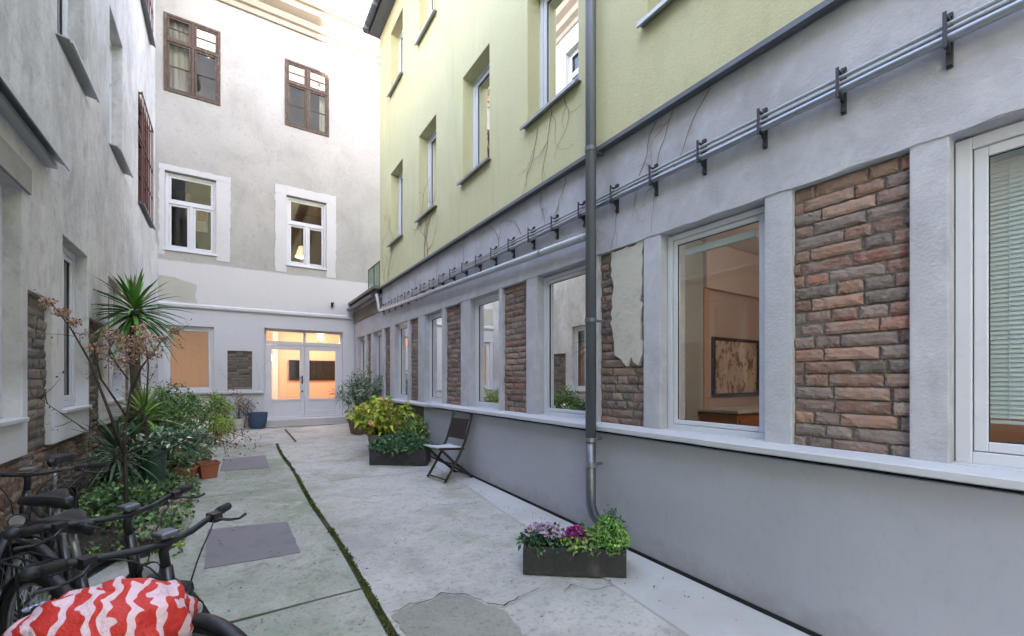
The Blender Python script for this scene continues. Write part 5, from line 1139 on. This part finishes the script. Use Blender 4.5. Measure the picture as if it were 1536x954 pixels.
    for s_ in (-1, 1):
        t = MB(); t.tube([(.43, .075 * s_, .28), (.43 + .15 * s_, .085 * s_, .28 - .06 * s_)], .010, 8); t.box(W, .39 + .15 * s_, .47 + .15 * s_, .27 - .06 * s_, .29 - .06 * s_, min(.09 * s_, .17 * s_), max(.09 * s_, .17 * s_)); B(t, 'pedal', M['blackplastic'], ck)
    t = MB(); t.tube([(.0, .055, .385), (.43, .058, .368)], .005, 6); t.tube([(.0, .055, .30), (.43, .058, .2)], .005, 6); B(t, 'chain', M['darkiron'])
    t = MB()
    for yy in (-.05, 0, .05): t.tube([(.22, yy, .72), (-.20, yy, .72)], .005, 6)
    for xx in (-.2, 0, .2): t.tube([(xx, -.05, .72), (xx, .05, .72)], .005, 6)
    for s_ in (-1, 1): t.tube([(.0, .07 * s_, .36), (-.04, .055 * s_, .72)], .005, 6)
    B(t, 'rack', M['darkiron']); e.rotation_euler = (lean, 0, rz)
    return e
def bike_copy(src, loc, rz, label, lean=0): c = copy_tree(src); c.location = (loc[0], loc[1], loc[2] + Z0); c.rotation_euler = (lean, 0, rz); c['label'] = label; return c
hz = math.atan2(-.80, .60)
bk = bicycle((-.65, 2.53, fz(2.57, .01)), hz, 'black bicycle nearest the paving with its front wheel turned to the camera', R(3))
bike_copy(bk, (-.80, 2.97, fz(2.97, .01)), hz - .02, 'black bicycle directly behind the nearest one with a round headlight', R(3))
bike_copy(bk, (-1.02, 4.15, fz(4.15, .01)), R(-87), 'black bicycle standing close along the left wall in front of the brick panel', R(-2))
bk.scale = (.93,) * 3
for o_ in C.objects:
    if o_ is not bk and o_.name.startswith('bicycle.'): o_.scale = (.93,) * 3
b3 = bike_copy(bk, (.0, 1.21, fz(1.21, .01)), math.atan2(.25, -.97), 'bicycle closest to the camera with a red and white saddle cover', R(2)); b3.scale = (1, 1, 1)
# patterned cover over the saddle of the last one
mc = mat('red_white_cover', S(214, 44, 40), .6, bump=[(10, .8, .03), (26, .5, .01)])
t = mc.node_tree; N = t.nodes; L = t.links; g0 = N.new('ShaderNodeTexCoord'); wv = N.new('ShaderNodeTexWave'); wv.inputs['Scale'].default_value = 7.5; wv.inputs['Distortion'].default_value = 7; wv.inputs['Detail'].default_value = 1.2; wv.inputs['Detail Scale'].default_value = 2.6
L.new(g0.outputs['Object'], wv.inputs['Vector']); mr = N.new('ShaderNodeMapRange'); mr.inputs['From Min'].default_value = .54; mr.inputs['From Max'].default_value = .60; L.new(wv.outputs['Fac'], mr.inputs[0])
mx = N.new('ShaderNodeMix'); mx.data_type = 'RGBA'; mx.inputs['A'].default_value = S(210, 50, 42); mx.inputs['B'].default_value = S(232, 196, 208); L.new(mr.outputs[0], mx.inputs['Factor']); L.new(mx.outputs['Result'], N['Principled BSDF'].inputs['Base Color'])
e = empty('saddle_cover', (-.24, 1.275, -.5), 'red and pinkish white patterned rain cover pulled over a bicycle saddle', 'saddle cover')
bm = bmesh.new(); bmesh.ops.create_uvsphere(bm, u_segments=40, v_segments=22, radius=1); g = MB(); hd = math.atan2(.25, -.97)
for v in bm.verts:
    x, y, z = v.co; x2 = x * .155; y2 = y * (.112 - .03 * x); z2 = z * (.072 if z > 0 else .12) + .012 * abs(math.sin(x * 7 + y * 5)) * max(0, z); k = 1 + .12 * noise.noise(Vector((x * 2.4, y * 2.4, z * 2.4))) + .05 * noise.noise(Vector((x * 6, y * 6, z * 6)))
    k *= 1 + (.09 if z < .1 else .03) * math.sin(math.atan2(y, x) * 11 + z * 3) - (.10 if z < -.75 else 0)
    x2, y2, z2 = x2 * k, y2 * k, z2 * k; g.v.append((-.243 + x2 * math.cos(hd) - y2 * math.sin(hd), 1.273 + x2 * math.sin(hd) + y2 * math.cos(hd), -.537 + z2))
for f in bm.faces: g.f.append(tuple(v.index for v in f.verts)); g.c.append(None); g.m.append(0)
bm.free(); g.build('cover', mc, e, smooth=True)

# fallen leaves and grit on the paving
g = MB(); rnd = random.Random(77)
for _ in range(700):
    x, y = rnd.uniform(-.6, 2.6), rnd.uniform(1.4, 12); 
    if rnd.random() < .5: x = rnd.choice((rnd.gauss(2.45, .12), rnd.gauss(-.1, .3)))
    if x > 2.7: continue
    leaf(g, (x, y, floor_z(y) + .022), (rnd.gauss(0, 1), rnd.gauss(0, 1), .1), (rnd.gauss(0, .2), rnd.gauss(0, .2), 1), rnd.uniform(.010, .030), rnd.uniform(.008, .018), vary(rnd, [S(80, 66, 52), S(104, 88, 70), S(60, 54, 48), S(120, 108, 84)]), fold=.3)
o = g.build('fallen_leaves', M['leaf']); setting(o, 'stuff'); o['label'] = 'tiny fallen leaves and grit scattered on the paving'

# tree beyond the roof of the back building
def far_tree():
    rnd = random.Random(9); base = (4.0, 24, -1.0); e = empty('tree', base, 'sunlit tree top rising beyond the cornice of the back building', 'tree'); sg, lg = MB(), MB()
    sg.tube([base, (4.0, 24, 7), (4.1, 24, 13), (4.2, 24, 18)], [.35, .28, .18, .05], 10)
    for _ in range(60):
        z = rnd.uniform(8, 18); a = rnd.uniform(0, 6.28); r_ = rnd.uniform(1.5, 4.2) * (1 - (z - 8) / 16); P0 = Vector((4.05, 24, z)); P1 = P0 + Vector((math.cos(a) * r_, math.sin(a) * r_, rnd.uniform(.6, 2.2))); sg.tube([P0, P0.lerp(P1, .5) + rv(rnd) * .15, P1], [.07, .04, .012], 6)
        for _ in range(110): c = P0.lerp(P1, rnd.uniform(.35, 1.05)) + rv(rnd) * .55 * rnd.random(); leaf(lg, c, rv(rnd), rv(rnd, 1), .16, .10, vary(rnd, LG_ + GR))
    sg.build('trunk', M['bark'], e, smooth=True); lg.build('crown', M['leaf'], e)
far_tree()
